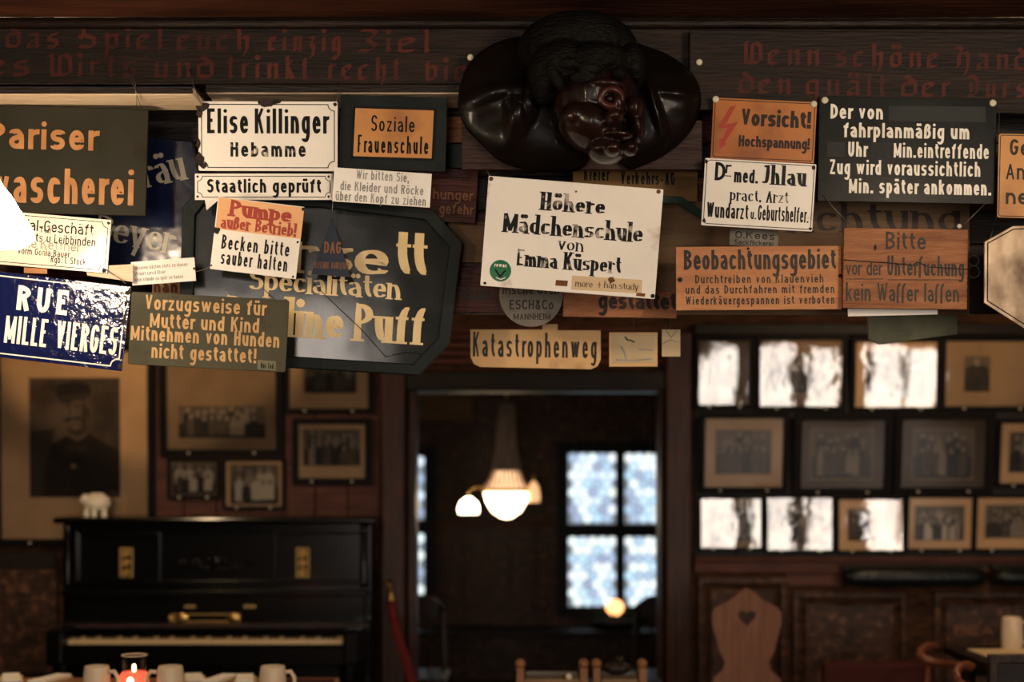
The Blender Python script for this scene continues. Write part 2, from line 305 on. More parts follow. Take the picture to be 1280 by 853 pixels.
# ------------------------------------------------------------------ stroke lettering: glyph skeletons (x 0-10, y 0-10, x-height 7; * = rounded corner, z = closed)
G = {
'a': (.95,'0,5.4 0,7* 10,7* 10,0|10,4.1 0,4.1* 0,0* 10,0* 10,2.4'), 'b': (1,'0,10 0,0|0,4.5 0,7* 10,7* 10,0* 0,0* 0,2.5'),
'c': (.9,'10,5.2 10,7* 0,7* 0,0* 10,0* 10,1.8'), 'd': (1,'10,10 10,0|10,4.5 10,7* 0,7* 0,0* 10,0* 10,2.5'),
'e': (.95,'0,3.6 10,3.6 10,7* 0,7* 0,0* 10,0* 10,1.9'), 'f': (.62,'4,0 4,10* 10,10|0,6.8 9.5,6.8'),
'g': (1,'10,4.5 10,7* 0,7* 0,0* 10,0* 10,2.5|10,7 10,-2.8* 0,-2.8* 0,-2'), 'h': (1,'0,10 0,0|0,4.5 0,7* 10,7* 10,0'),
'i': (0,'0,7 0,0|.'), 'j': (.3,'10,7 10,-2.8* 0,-2.8|.'), 'k': (1.05,'0,10 0,0|10,7 .6,3|4,4.6 10,0'), 'l': (0,'0,10 0,0'),
'm': (1.75,'0,7 0,0|0,4.5 0,7* 5,7* 5,0|5,4.5 5,7* 10,7* 10,0'), 'n': (1,'0,7 0,0|0,4.5 0,7* 10,7* 10,0'),
'o': (1,'0,7* 10,7* 10,0* 0,0* z'), 'p': (1,'0,7 0,-2.8|0,4.5 0,7* 10,7* 10,0* 0,0* 0,2.5'), 'q': (1,'10,7 10,-2.8|10,4.5 10,7* 0,7* 0,0* 10,0* 10,2.5'),
'r': (.62,'0,7 0,0|0,4.5 0,7* 10,7'), 's': (.9,'10,5.6 10,7* 0,7* 0,3.6* 10,3.6* 10,0* 0,0* 0,1.4'), 't': (.55,'3.5,9.3 3.5,0* 10,0|0,6.8 10,6.8'),
'u': (1,'0,7 0,0* 10,0* 10,2.5|10,7 10,0'), 'v': (1,'0,7 5,0 10,7'), 'w': (1.85,'0,7 2.6,0 5,6.6 7.4,0 10,7'), 'x': (1,'0,7 10,0|10,7 0,0'),
'y': (1,'0,7 5,0|10,7 3.4,-2.8'), 'z': (.9,'0,7 10,7 0,0 10,0'), 'ß': (1,'0,0 0,10* 9,10* 9,5.8* 4,5.6|4,5.6 10,5.6* 10,0* 3.6,0'),
'A': (1.15,'0,0 5,10 10,0|1.8,3.2 8.2,3.2'), 'B': (1.1,'0,5.3 9.3,5.3* 9.3,10* 0,10 0,0 10,0* 10,5.3* 0,5.3'), 'C': (1.05,'10,7.6 10,10* 0,10* 0,0* 10,0* 10,2.4'),
'D': (1.1,'0,0 0,10 10,10* 10,0* 0,0'), 'E': (.9,'10,10 0,10 0,0 10,0|0,5.2 8.5,5.2'), 'F': (.9,'10,10 0,10 0,0|0,5.2 8.5,5.2'),
'G': (1.1,'10,7.6 10,10* 0,10* 0,0* 10,0* 10,4.8 5.4,4.8'), 'H': (1.1,'0,10 0,0|10,10 10,0|0,5.2 10,5.2'), 'I': (0,'0,10 0,0'),
'J': (.7,'3,10 10,10 10,0* 0,0* 0,1.5'), 'K': (1.2,'0,10 0,0|10,10 .6,4.4|4,6.4 10,0'), 'L': (.85,'0,10 0,0 10,0'), 'M': (1.75,'0,0 0,10 5,1.5 10,10 10,0'),
'N': (1.3,'0,0 0,10 10,0 10,10'), 'O': (1.15,'0,10* 10,10* 10,0* 0,0* z'), 'P': (1.05,'0,0 0,10 10,10* 10,4.8* 0,4.8'), 'R': (1.1,'0,0 0,10 10,10* 10,5.2* 0,5.2|5,5.2 10,0'),
'S': (1.05,'10,8 10,10* 0,10* 0,5.2* 10,5.2* 10,0* 0,0* 0,2'), 'T': (1,'5,0 5,10|0,10 10,10'), 'U': (1.1,'0,10 0,0* 10,0* 10,10'), 'V': (1.15,'0,10 5,0 10,10'),
'W': (2.1,'0,10 2.7,0 5,9.2 7.3,0 10,10'), 'Z': (1,'0,10 10,10 0,0 10,0'), '.': (0,'0,0 0,.1'), ',': (0,'0,.4 -1,-1.6'), "'": (0,'0,10 0,7.5'), '-': (.5,'0,3.6 10,3.6'),
'!': (0,'0,10 0,3|0,0 0,.2'), '&': (1.1,'10,0 1.5,7.6* 1.5,10* 7,10* 7,7* 0,4* 0,0* 7,0* 10,4'), '+': (.7,'5,8 5,0|0,4.5 10,4.5'), 'ſ': (.4,'0,-1 0,10* 10,10'), '1': (.3,'0,8 10,10 10,0'),
}
FR = {'d': (1,'2,10 10,6.2 10,1.2 5.5,0 0,1.2 0,5.8 6,7 9.6,6.4'), 'e': (.85,'0,3 9,5.2 6,7 0,5.6 0,1 5,0 9,1.3'), 'n': (1,'0,6.2 2,7 2,1 3.4,0|2,5.2 7,7 9,6 9,1 10.5,0'),
'u': (1,'0,6 1.6,7 1.6,1 4.5,0 8.4,2|8.4,7 8.4,1 10,0'), 'i': (.2,'0,6 3,7 3,1 8,0|.'), 'r': (.6,'0,6.2 2,7 2,1 3.6,0|3,5.4 7,7 9.5,6'), 's': (.9,'9,6.4 5,7 1,5.5 2,4 8,3.4 9,1.2 5,0 0,1'),
'a': (1,'1,6.2 5,7 8.4,6 8.4,1 10,0|8,4.2 1,2.6 1,.8 4,0 8,1.8'), 'c': (.8,'9,6 5.5,7 0,5.6 0,1 5,0 9,1.2'), 'h': (1,'0,9.4 2,10 2,1 3.4,0|2,5.2 7,7 9,5.6 8.6,0 6,-2'), 't': (.55,'4,9 4,1 7,0 10,1|0,6.8 9,6.8'),
'l': (.25,'0,9.4 4,10 4,1 9,0'), 'S': (1.2,'9,9 6,10 2,8.6 3,6 9,4.6 9.4,1.6 5,0 0,1.4|0,6 2.4,4.6'), 'W': (1.7,'0,8.5 2,10 2,1 5,0 5.4,9 5.2,1 8,0 10,2 9.6,8 7,10'), 'H': (1.3,'0,9 3,10 5,8.4 2.6,5.6 3.2,1.6 0,0|4,6.2 8,7.4 9.6,5.6 9.4,0 7,-2.4'),
'D': (1.2,'0,9 4,10 9,8 9.4,3 6,0 1,.6 4,3 2.4,7'), 'p': (1,'0,6 2,7 2,-2.8|2,5.2 7,7 9,6 9,1 5.4,0 2,1.2'), 'g': (.95,'1,6 4,7 8.6,6 8.6,-1.4 5,-2.8 0,-1.8|8.6,1.4 4,0 1,1.2 1,6'), 'z': (.8,'0,6 4,7 8,6 3,3.6 8,1.6 6,-2 1,-2.2'),
'o': (.9,'5,7 9,5.6 9,1.2 4.6,0 .6,1.4 .6,5.6 z'), 'q': (1,'8.6,7 8.6,-2.8|8.6,6 4,7 .6,5.6 .6,1 4,0 8.6,1.6'), 'k': (.8,'0,9.4 2,10 2,1 3.4,0|2,7 8,8 2,5 8,1 10,0'), 'v': (1,'0,6.4 2,8 2,1 5,0 9,1.6 9,6 5,7 2,5.4'), 'Z': (1,'1,9 6,10 9,8 4,5.6 9,3 5,0 0,1'), "'": (0,'0,10 0,8')}
UML = {'ä':'a','ö':'o','ü':'u','Ä':'A','Ö':'O','Ü':'U'}
def parse(ch, fr):
    if fr == 2 and ch == 'r': return .72, [([(0,7,False),(0,0,False)], False), ([(0,4.5,False),(0,7,True),(10,7,True),(10,5.2,False)], False)], False, False
    fr = fr == 1
    dots = ch in UML; base = UML.get(ch, ch); tab = FR if fr and base in FR else G
    if base not in tab: return None
    wd, s = tab[base]; out = []; dot = False
    for st in s.split('|'):
        if st == '.': dot = True; continue
        pts = []; closed = False
        for tok in st.split():
            if tok == 'z': closed = True; continue
            r = tok.endswith('*'); x, y = tok.rstrip('*').split(','); pts.append((float(x), float(y), r))
        out.append((pts, closed))
    return wd, out, dot, dots
def smooth_path(pts, closed, Rm):
    n = len(pts); out = []
    for i, (x, y, r) in enumerate(pts):
        if not r or (not closed and i in (0, n-1)): out.append((x, y)); continue
        a = pts[i-1]; b = pts[(i+1) % n]
        def side(q):
            d = math.hypot(q[0]-x, q[1]-y) or 1e-9; L_ = min(Rm, d*(.5 if q[2] else .98)); return (x+(q[0]-x)*L_/d, y+(q[1]-y)*L_/d)
        p, q = side(a), side(b); k = .55
        c1 = (p[0]+(x-p[0])*k, p[1]+(y-p[1])*k); c2 = (q[0]+(x-q[0])*k, q[1]+(y-q[1])*k)
        for j in range(6):
            t = j/5; u = 1-t
            out.append((u**3*p[0]+3*u*u*t*c1[0]+3*u*t*t*c2[0]+t**3*q[0], u**3*p[1]+3*u*u*t*c1[1]+3*u*t*t*c2[1]+t**3*q[1]))
    res = [out[0]]
    for p in out[1:]:
        if math.hypot(p[0]-res[-1][0], p[1]-res[-1][1]) > 1e-7: res.append(p)
    return res
def ribbon(mb, path, closed, wf, y, mi=0):
    n = len(path)
    if not closed and n > 2:                  # acute turns: draw the strokes one by one and let them overlap
        cut = [0]
        for i in range(1, n-1):
            a = Vector((path[i][0]-path[i-1][0], path[i][1]-path[i-1][1])); b = Vector((path[i+1][0]-path[i][0], path[i+1][1]-path[i][1]))
            if a.length > 1e-9 and b.length > 1e-9 and a.normalized().dot(b.normalized()) < -.1: cut.append(i)
        if len(cut) > 1:
            cut.append(n-1)
            for i, (a, b) in enumerate(zip(cut, cut[1:])):
                seg = list(path[a:b+1])
                if len(seg) == 2:
                    d = Vector((seg[1][0]-seg[0][0], seg[1][1]-seg[0][1])); L0 = d.length; d.normalize(); h = min(wf(d)*.22, L0*.3)
                    if i > 0: seg[0] = (seg[0][0]-d.x*h, seg[0][1]-d.y*h)
                    if i < len(cut)-2: seg[1] = (seg[1][0]+d.x*h, seg[1][1]+d.y*h)
                ribbon(mb, seg, False, wf, y, mi)
            return
    if closed and math.hypot(path[0][0]-path[-1][0], path[0][1]-path[-1][1]) < 1e-7: path = path[:-1]; n -= 1
    L_, R_ = [], []
    for i in range(n):
        if closed: a, b, c = path[i-1], path[i], path[(i+1) % n]
        else: a, b, c = path[max(i-1, 0)], path[i], path[min(i+1, n-1)]
        d1 = (b[0]-a[0], b[1]-a[1]); d2 = (c[0]-b[0], c[1]-b[1])
        l1, l2 = math.hypot(*d1), math.hypot(*d2)
        if l1 < 1e-9: d1, l1 = d2, l2
        if l2 < 1e-9: d2, l2 = d1, l1
        d1 = (d1[0]/l1, d1[1]/l1); d2 = (d2[0]/l2, d2[1]/l2)
        t = (d1[0]+d2[0], d1[1]+d2[1]); lt = math.hypot(*t)
        if lt < 1e-6: t = d1; lt = 1
        t = (t[0]/lt, t[1]/lt); cs = max(.45, d1[0]*t[0]+d1[1]*t[1]); h = wf(t)*.5/cs
        L_.append((b[0]-t[1]*h, b[1]+t[0]*h)); R_.append((b[0]+t[1]*h, b[1]-t[0]*h))
    for i in range(n if closed else n-1):
        j = (i+1) % n
        mb.face([(L_[i][0], y, L_[i][1]), (R_[i][0], y, R_[i][1]), (R_[j][0], y, R_[j][1]), (L_[j][0], y, L_[j][1])], mi)
def layout(text, width, cap, wt, gap, space, fr):
    items = []; tw = 0; n = 0; fixed = 0
    for i, ch in enumerate(text):
        if ch == ' ': items.append(None); fixed += space*cap; continue
        g = parse(ch, fr)
        if g is None: continue
        items.append(g); tw += g[0]; n += 1; fixed += wt + gap*cap
    fixed -= gap*cap
    k = (width - fixed) / max(tw, .01)
    return items, k
def text_mb(mb, text, cx, cz, width, cap, wt=.16, style='sans', gap=.14, space=.32, xh=.72, ang=0.0, y=-.0006, Rr=.34):
    """text line centred on (cx, cz=baseline), in plate units (metres)"""
    fr = style == 'fraktur'; frm = 1 if fr else (2 if style in ('serif', 'slab') else 0); W_ = wt*cap; diag = 1.0
    items, k = layout(text, width, cap, W_, gap, space, frm)
    for _ in range(14):                       # keep the counters open when a line is squeezed
        if k >= W_*1.28: break
        W_ *= .94; gap *= .955; items, k = layout(text, width, cap, W_, gap, space, frm)
    ca, sa = math.cos(ang), math.sin(ang)
    def ym(v):
        return v/7*xh*cap if v <= 7 else (xh + (v-7)/3*(1-xh))*cap
    x = -width/2; eps = 0
    serif = style in ('serif', 'slab')
    thin = {'serif': .30, 'slab': .45, 'sans': 1.0, 'fraktur': .3}[style]
    def wf(t):
        if style == 'sans': return W_*(diag if abs(t[0]) > .12 and abs(t[1]) > .12 else 1)
        s_ = abs(t[1]*math.cos(.12) - t[0]*math.sin(.12)); return W_*(thin + (1-thin)*s_**1.4)
    def put(m2):
        nonlocal eps
        for f, mi in zip(m2.f, m2.m):
            pts = [m2.v[i] for i in f]
            mb.face([(cx + p[0]*ca - p[2]*sa, y - eps, cz + p[0]*sa + p[2]*ca) for p in pts], mi)
            eps += 2.5e-6
            if eps > 2.2e-4: eps = 0
    chars = [ch for ch in text if ch == ' ' or parse(ch, frm)]
    for ci, it in enumerate(items):
        if it is None: x += space*cap; continue
        diag = .8 if chars[ci] in 'MWwvVKkxyAzZN' else 1.0
        wd, strokes, dot, dots = it; gw = wd*k; x0 = x + W_/2
        if wd == 0 and len(strokes) and max(p[1] for p in strokes[-1][0]) <= .4 and len(strokes[-1][0]) == 2:   # full stop, comma, point of !
            m2 = MB(); h2 = W_*.58; m2.face([(x0-h2,0,0),(x0+h2,0,0),(x0+h2,0,2*h2),(x0-h2,0,2*h2)])
            for f in m2.f: mb.face([(cx + p[0]*ca - p[2]*sa, y, cz + p[0]*sa + p[2]*ca) for p in [m2.v[i] for i in f]], 0)
            strokes = strokes[:-1] if strokes[-1][0][0][1] < .2 else strokes
        for pts, closed in strokes:
            ins = W_*.5*(1 if not fr else .7)
            q = []
            for px, py, r in pts:
                yy = ym(py)
                yy += ins if py <= 0.3 and py > -1 and (closed or py == 0) else 0
                if py in (7, 10) : yy -= ins
                if py == 0.0: yy = ins
                q.append((x0 + px/10*gw, yy, r))
            # free horizontal ends run on by half a stroke, vertical ones to the full line
            if not closed and not fr:
                for e, nb in ((0, 1), (-1, -2)):
                    if abs(pts[e][1]-pts[nb][1]) < .3 and abs(pts[e][0]-pts[nb][0]) > .5 and pts[e][0] in (0, 10, 9.5, 3) and not (pts[e][0] == 0 and len(strokes) > 1 and strokes[0][0] is not pts and strokes[0][0][0][0] == 0 == strokes[0][0][-1][0]):
                        q[e] = (q[e][0] + (W_*.42 if pts[e][0] > pts[nb][0] else -W_*.42), q[e][1], False)
                for e, nb in ((0, 1), (-1, -2)):
                    if abs(q[e][0]-q[nb][0]) < 1e-6 or abs(pts[e][0]-pts[nb][0]) > 1.5 and abs(pts[e][1]-pts[nb][1]) > 3:
                        if pts[e][1] == 0: q[e] = (q[e][0], 0, q[e][2])
                        elif pts[e][1] in (7, 10): q[e] = (q[e][0], ym(pts[e][1]), q[e][2])
            m2 = MB()
            if fr:
                nx, nz = W_*.5*.72, W_*.5*.62
                n = len(q)
                for i in range(n if closed else n-1):
                    a, b = q[i], q[(i+1) % n]
                    d = (b[0]-a[0], b[1]-a[1]); l = math.hypot(*d) or 1; t = (d[0]/l, d[1]/l)
                    cr = abs(t[0]*nz - t[1]*nx)
                    if cr < W_*.11: ax, az = -t[1]*W_*.11, t[0]*W_*.11
                    else: ax, az = nx, nz
                    m2.face([(a[0]-ax, 0, a[1]-az), (b[0]-ax, 0, b[1]-az), (b[0]+ax, 0, b[1]+az), (a[0]+ax, 0, a[1]+az)])
                put(m2)
            else:
                ribbon(m2, smooth_path(q, closed, Rr*cap if style == 'sans' else .5*cap), closed, wf, 0); put(m2)
                if serif and not closed:
                    th = W_*(.28 if style == 'serif' else .42)
                    for e, nb in ((0, 1), (-1, -2)):
                        pe, pn = pts[e], pts[nb]
                        if abs(pe[0]-pn[0]) > 3.5 and pe[1] not in (7, 10, 0) or abs(pe[1]-pn[1]) < 2.6 or pe[1] not in (0, 7, 10, -2.8): continue
                        if pe[1] == 7 and len(pts) == 1: continue
                        X, Z = q[e][0], q[e][1]; l_, r_ = W_*.85, W_*.85
                        if pe[1] in (7, 10) and pe[0] in (0, 10) and pe[0] == pn[0] and wd < 1.8: r_ = W_*.5
                        up = pe[1] in (7, 10); m3 = MB()
                        z0, z1 = (Z-th, Z) if up else (Z, Z+th)
                        m3.face([(X-l_, 0, z0), (X+r_, 0, z0), (X+r_, 0, z1), (X-l_, 0, z1)]); put(m3)
        def blob_(bx, bz):
            m2 = MB(); r = W_*.56; m2.face([(bx + r*math.cos(a*math.pi/4), 0, bz + r*math.sin(a*math.pi/4)) for a in range(8)]); put(m2)
        if dot: blob_(x0 + (gw*.3 if fr else (gw if wd > .1 else 0)), (xh+.2)*cap)
        if dots:
            hi = .2 if strokes and max(p[1] for p in strokes[0][0]) < 8 else .5
            top = (xh+.2)*cap if hi < .3 else 1.2*cap
            blob_(x0 + gw*.22, top); blob_(x0 + gw*.78, top)
        x += gw + W_ + gap*cap*(.35 if chars[ci] == 'r' and not fr else 1)
# ------------------------------------------------------------------ a hanging sign
class Sign:
    def __init__(s, name, label, cat, corners, Y, thick, m, group=None, rx=0, rz=0, poly=None, rad=0, curve=0, edge=None):
        cx = sum(c[0] for c in corners)/4; cy = sum(c[1] for c in corners)/4
        tl, tr, br, bl = corners
        s.wp = (math.hypot(tr[0]-tl[0], tr[1]-tl[1]) + math.hypot(br[0]-bl[0], br[1]-bl[1]))/2
        s.hp = (math.hypot(bl[0]-tl[0], bl[1]-tl[1]) + math.hypot(br[0]-tr[0], br[1]-tr[1]))/2
        s.a = math.atan2((tr[1]-tl[1]) + (br[1]-bl[1]), (tr[0]-tl[0]) + (br[0]-bl[0]))
        s.sh = ((tl[0]-bl[0]) + (tr[0]-br[0]))/2/s.hp - math.sin(s.a)   # leftover shear is ignored
        s.cx, s.cy, s.Y, s.s, s.t = cx, cy, Y, S(Y), thick
        s.w, s.h = s.wp*s.s, s.hp*s.s
        s.root = thing(name, label, cat, P(cx, cy, Y), group, (R(rx), s.a, R(rz)))
        x, z = s.w/2, s.h/2
        if poly: pl = [s.loc(px, py) for px, py in poly]
        elif rad: pl = rrect(-x, x, -z, z, rad*s.s)
        else: pl = [(-x,-z),(x,-z),(x,z),(-x,z)]
        s.poly = pl; mb = MB()
        mb.prism(pl, 0, thick)
        s.plate = link('plate', mb, m, s.root, bevel=min(.0012, thick*.3))
    def loc(s, px, py):
        dx, dy = px-s.cx, py-s.cy; c, n = math.cos(s.a), math.sin(s.a)
        return ((dx*c + dy*n)*s.s, -(-dx*n + dy*c)*s.s)
    def text(s, t, x0, x1, yb, cap, m='ink', ang=None, name='lettering', **k):
        x, z = s.loc((x0+x1)/2, yb); mb = MB()
        text_mb(mb, t, x, z, (x1-x0)*s.s, cap*s.s, ang=(s.a - R(ang)) if ang is not None else 0, **k)
        return link(name, mb, M[m], s.root)
    def border(s, inset, wpx, m='ink', notch=0, rad=0, col=None):
        i = inset*s.s; x, z, q = s.w/2 - i, s.h/2 - i, notch*s.s; pts = []
        if notch:
            order = []
            for cx, cz, a0 in ((-x,-z,90), (x,-z,180), (x,z,270), (-x,z,0)):
                order += [(cx + q*math.cos(R(a0 - 15*j)), cz + q*math.sin(R(a0 - 15*j))) for j in range(7)]
            pts = order
        elif rad: pts = rrect(-x, x, -z, z, rad*s.s)
        else: pts = [(-x,-z),(x,-z),(x,z),(-x,z)]
        mb = MB(); ribbon(mb, pts, True, lambda t: wpx*s.s, -.0005); return link('border_line', mb, M[m], s.root)
    def patch(s, corners, m, name='patch', t=.0006, y=None):
        mb = MB(); pl = [s.loc(*c) for c in corners]
        if sum(pl[i-1][0]*pl[i][1] - pl[i][0]*pl[i-1][1] for i in range(len(pl))) < 0: pl = pl[::-1]
        mb.prism(pl, -t if y is None else y, 0 if y is None else y+t); return link(name, mb, M[m], s.root)
    def blob(s, px, py, rx, ry, m='chip', seed=0, name='chipped_spot', y=-.0009):
        rnd = random.Random(seed*7+int(px)); mb = MB(); x, z = s.loc(px, py); n = 14
        mb.face([(x + rx*s.s*(.65+.6*rnd.random())*math.cos(2*math.pi*i/n), y, z + ry*s.s*(.65+.6*rnd.random())*math.sin(2*math.pi*i/n)) for i in range(n)])
        return link(name, mb, M[m], s.root)
    def nail(s, px, py, r=3.2, m='chip', name='nail'):
        x, z = s.loc(px, py); mb = MB(); q = r*s.s
        mb.lathe([(q, 0), (q, -.002), (q*.75, -.0035), (q*.25, -.0042), (0, -.0042)], (x, 0, z), 12, axis='Y')
        mb.f = [f[::-1] for f in mb.f]; return link(name, mb, M[m], s.root)
    def wire(s, pts, r=.0009, m='wire', name='hanging_wire'):
        mb = MB(); mb.tube([P(*p) for p in pts], r, 6); return link(name, mb, M[m], s.root, world=True)
    def line(s, pts, wpx, m, name='crack', y=-.0008):
        if name == 'crack': m = 'frameb'
        mb = MB(); ribbon(mb, [s.loc(*p) for p in pts], False, lambda t: wpx*s.s, y); return link(name, mb, M[m], s.root)
def rrect(x0, x1, z0, z1, r, n=6):
    pts = []
    for cx, cz, a0 in ((x0+r, z0+r, 180), (x1-r, z0+r, 270), (x1-r, z1-r, 0), (x0+r, z1-r, 90)):
        for j in range(n+1):
            a = R(a0 + 90*j/n); pts.append((cx + r*math.cos(a), cz + r*math.sin(a)))
    return pts
# ================================================================== THE SETTING
FW = 6.9      # front face of the far wall
def sbox(name, x0, x1, y0, y1, z0, z1, m, parent=None, bevel=0):
    mb = MB(); mb.box(x0, x1, y0, y1, z0, z1); return struct(name, mb, M[m], parent, bevel)
def px2x(px, Y=FW): return (px-640)*Y/F
def py2z(py, Y=FW): return EYE + (HZ-py)*Y/F
floor = sbox('floor', -5, 5.6, -2.8, 11, -.1, 0, 'wainscot')
for i in range(26):
    x = -5 + i*.41
    mb = MB(); mb.box(x+.003, min(x+.407, 5.6), -2.8, 11, 0, .006); o = link('floorboard', mb, M['wainscot'], floor)
ceil = sbox('ceiling', -5, 5.6, -2.8, 11, 2.68, 2.8, 'ceil')
for i in range(11):
    y = -2.6 + i*.57
    mb = MB(); mb.box(-4.9, 5.5, y+.004, min(y+.566, 3.59), 2.655, 2.68); link('ceiling_board', mb, M['ceil'], ceil, bevel=.004)
sbox('wall_left', -5.1, -5, -2.8, 11, 0, 2.68, 'plaster')
sbox('wall_right', 5.6, 5.7, -2.8, 11, 0, 2.68, 'plaster')
# rear wall with the daylit windows (behind the camera)
REARX = [(-1.3, -.2), (2.12, 2.58), (2.80, 3.24), (3.42, 3.76), (4.12, 4.95)]
wr = sbox('wall_rear', -5, 5.6, -2.9, -2.8, 0, 2.68, 'plaster')
n_w = 2
WB, WT = .55, 2.42
for x0, x1 in REARX:
    n_w += 1
    mb = MB(); mb.ring([(x0-.07,WB-.07),(x1+.07,WB-.07),(x1+.07,WT+.07),(x0-.07,WT+.07)], [(x0,WB),(x1,WB),(x1,WT),(x0,WT)], -2.8, -2.72)
    mb.box((x0+x1)/2-.03, (x0+x1)/2+(.03 if x1-x0 > .6 else -.02), -2.79, -2.74, WB, WT); mb.box(x0, x1, -2.79, -2.74, 1.6, 1.67)
    wn = struct('window_%d' % n_w, mb, M['black_wood'])
    mb = MB(); mb.face([(x1,-2.785,WB),(x0,-2.785,WB),(x0,-2.785,WT),(x1,-2.785,WT)]); link('pane', mb, M['daylight'], wn)
# far wall with the doorway
DX0, DX1, DZ = px2x(521), px2x(824), py2z(482)
wall = MB(); wall.box(-5, DX0-.02, FW, FW+.18, 0, 2.68); wall.box(DX1+.02, 5.6, FW, FW+.18, 0, 2.68); wall.box(DX0-.02, DX1+.02, FW, FW+.18, DZ+.02, 2.68)
wall = struct('wall_back', wall, M['panelw'])
def wpart(name, px0, px1, py0, py1, m, d0=.02, d1=0, bevel=.004):
    mb = MB(); mb.box(px2x(px0), px2x(px1), FW-d0, FW+d1, py2z(py1), py2z(py0)); return link(name, mb, M[m], wall, bevel=bevel)
# posts and lintel of the doorway
n_t = 0
def trim(mb, m, bevel=.004):
    global n_t; n_t += 1; return struct('trim_%d' % n_t, mb, M[m], None, bevel)
mb = MB(); x0, x1 = px2x(476, FW-.1), px2x(506, FW-.1)
mb.box(x0, x1, FW-.10, FW+.2, 0, py2z(466)); mb.box(x1+.006, DX0-.004, FW-.05, FW+.2, 0, py2z(476)); trim(mb, 'post', .012)
mb = MB(); x0, x1 = px2x(833, FW-.1), px2x(864, FW-.1)
mb.box(x0, x1, FW-.10, FW+.2, 0, py2z(418)); mb.box(DX1+.004, x0-.006, FW-.05, FW+.2, 0, py2z(476)); trim(mb, 'post', .012)
mb = MB(); mb.box(px2x(507), px2x(832), FW-.08, FW+.19, py2z(490), py2z(464)); trim(mb, 'black_wood', .01)
mb = MB()
for k in range(5): mb.box(px2x(500), px2x(832), FW-.03-.008*(k % 2), FW, py2z(416+k*10), py2z(409+k*10))
trim(mb, 'red_wood', .004)
mb = MB(); mb.box(px2x(866), 5.5, FW-.05, FW, py2z(421), py2z(405)); trim(mb, 'black_wood', .01)
mb = MB(); mb.box(px2x(866), 5.5, FW-.045, FW, py2z(716), py2z(698)); mb.box(px2x(866), 5.5, FW-.07, FW, py2z(701), py2z(696)); trim(mb, 'red_wood', .006)
# wainscot panels right
for (a, b, c, d) in ((872, 982, 722, 900), (990, 1132, 740, 900), (1166, 1300, 740, 900)):
    mb = MB(); X0, X1, Z0, Z1 = px2x(a), px2x(b), py2z(d), py2z(c)
    mb.ring([(X0,Z0),(X1,Z0),(X1,Z1),(X0,Z1)], [(X0+.03,Z0+.03),(X1-.03,Z0+.03),(X1-.03,Z1-.03),(X0+.03,Z1-.03)], FW-.03, FW)
    mb.box(X0+.06, X1-.06, FW-.018, FW, Z0+.06, Z1-.06); link('wainscot_panel', mb, M['wainscot'], wall, bevel=.006)
wpart('carved_frieze', 872, 976, 703+12, 731, 'panelw', .022); wpart('plain_frieze', 980, 1052, 716, 733, 'red_wood', .02)
mb = MB(); text_mb(mb, 'BEA', px2x(1216), py2z(794), .19, .045, wt=.12, y=FW-.0195); link('scratched_letters', mb, M['inkbrn'], wall)
wpart('side_board', -40, 72, 690, 900, 'black_wood', .03); wpart('side_board', 0, 74, 712, 840, 'wainscot', .04)
# boards behind the left pictures
for k in range(7): wpart('wall_board', 190 + k*41, 229.5 + k*41, 440, 700, 'red_wood', .012)
for k in range(9): wpart('wall_board', 868 + k*52, 918.5 + k*52, 422, 697, 'black_wood', .012)
# ---- the room beyond the doorway
FR_Y = 10.4
sbox('wall_far', -3, 3.6, FR_Y, FR_Y+.1, 0, 2.68, 'wainscot')
def fx(px): return (px-640)*FR_Y/F
def fz(py): return EYE+(HZ-py)*FR_Y/F
wf = bpy.data.objects['wall_far']
for k in range(6):
    mb = MB(); mb.box(fx(520+k*30), fx(548+k*30), FR_Y-.02, FR_Y, fz(760), fz(655)); link('wainscot_board', mb, M['wainscot'], wf, bevel=.004)
mb = MB(); mb.box(fx(505), fx(700), FR_Y-.05, FR_Y, fz(660), fz(650)); link('wainscot_rail', mb, M['red_wood'], wf, bevel=.004)
mb = MB(); mb.box(fx(515), fx(590), FR_Y-.03, FR_Y, fz(526), fz(492)); link('beam_end', mb, M['tan'], wf, bevel=.004)
sbox('wall_side', -3.1, -3, FW+.18, FR_Y, 0, 2.68, 'plaster'); sbox('wall_side.001', 3.6, 3.7, FW+.18, FR_Y, 0, 2.68, 'plaster')
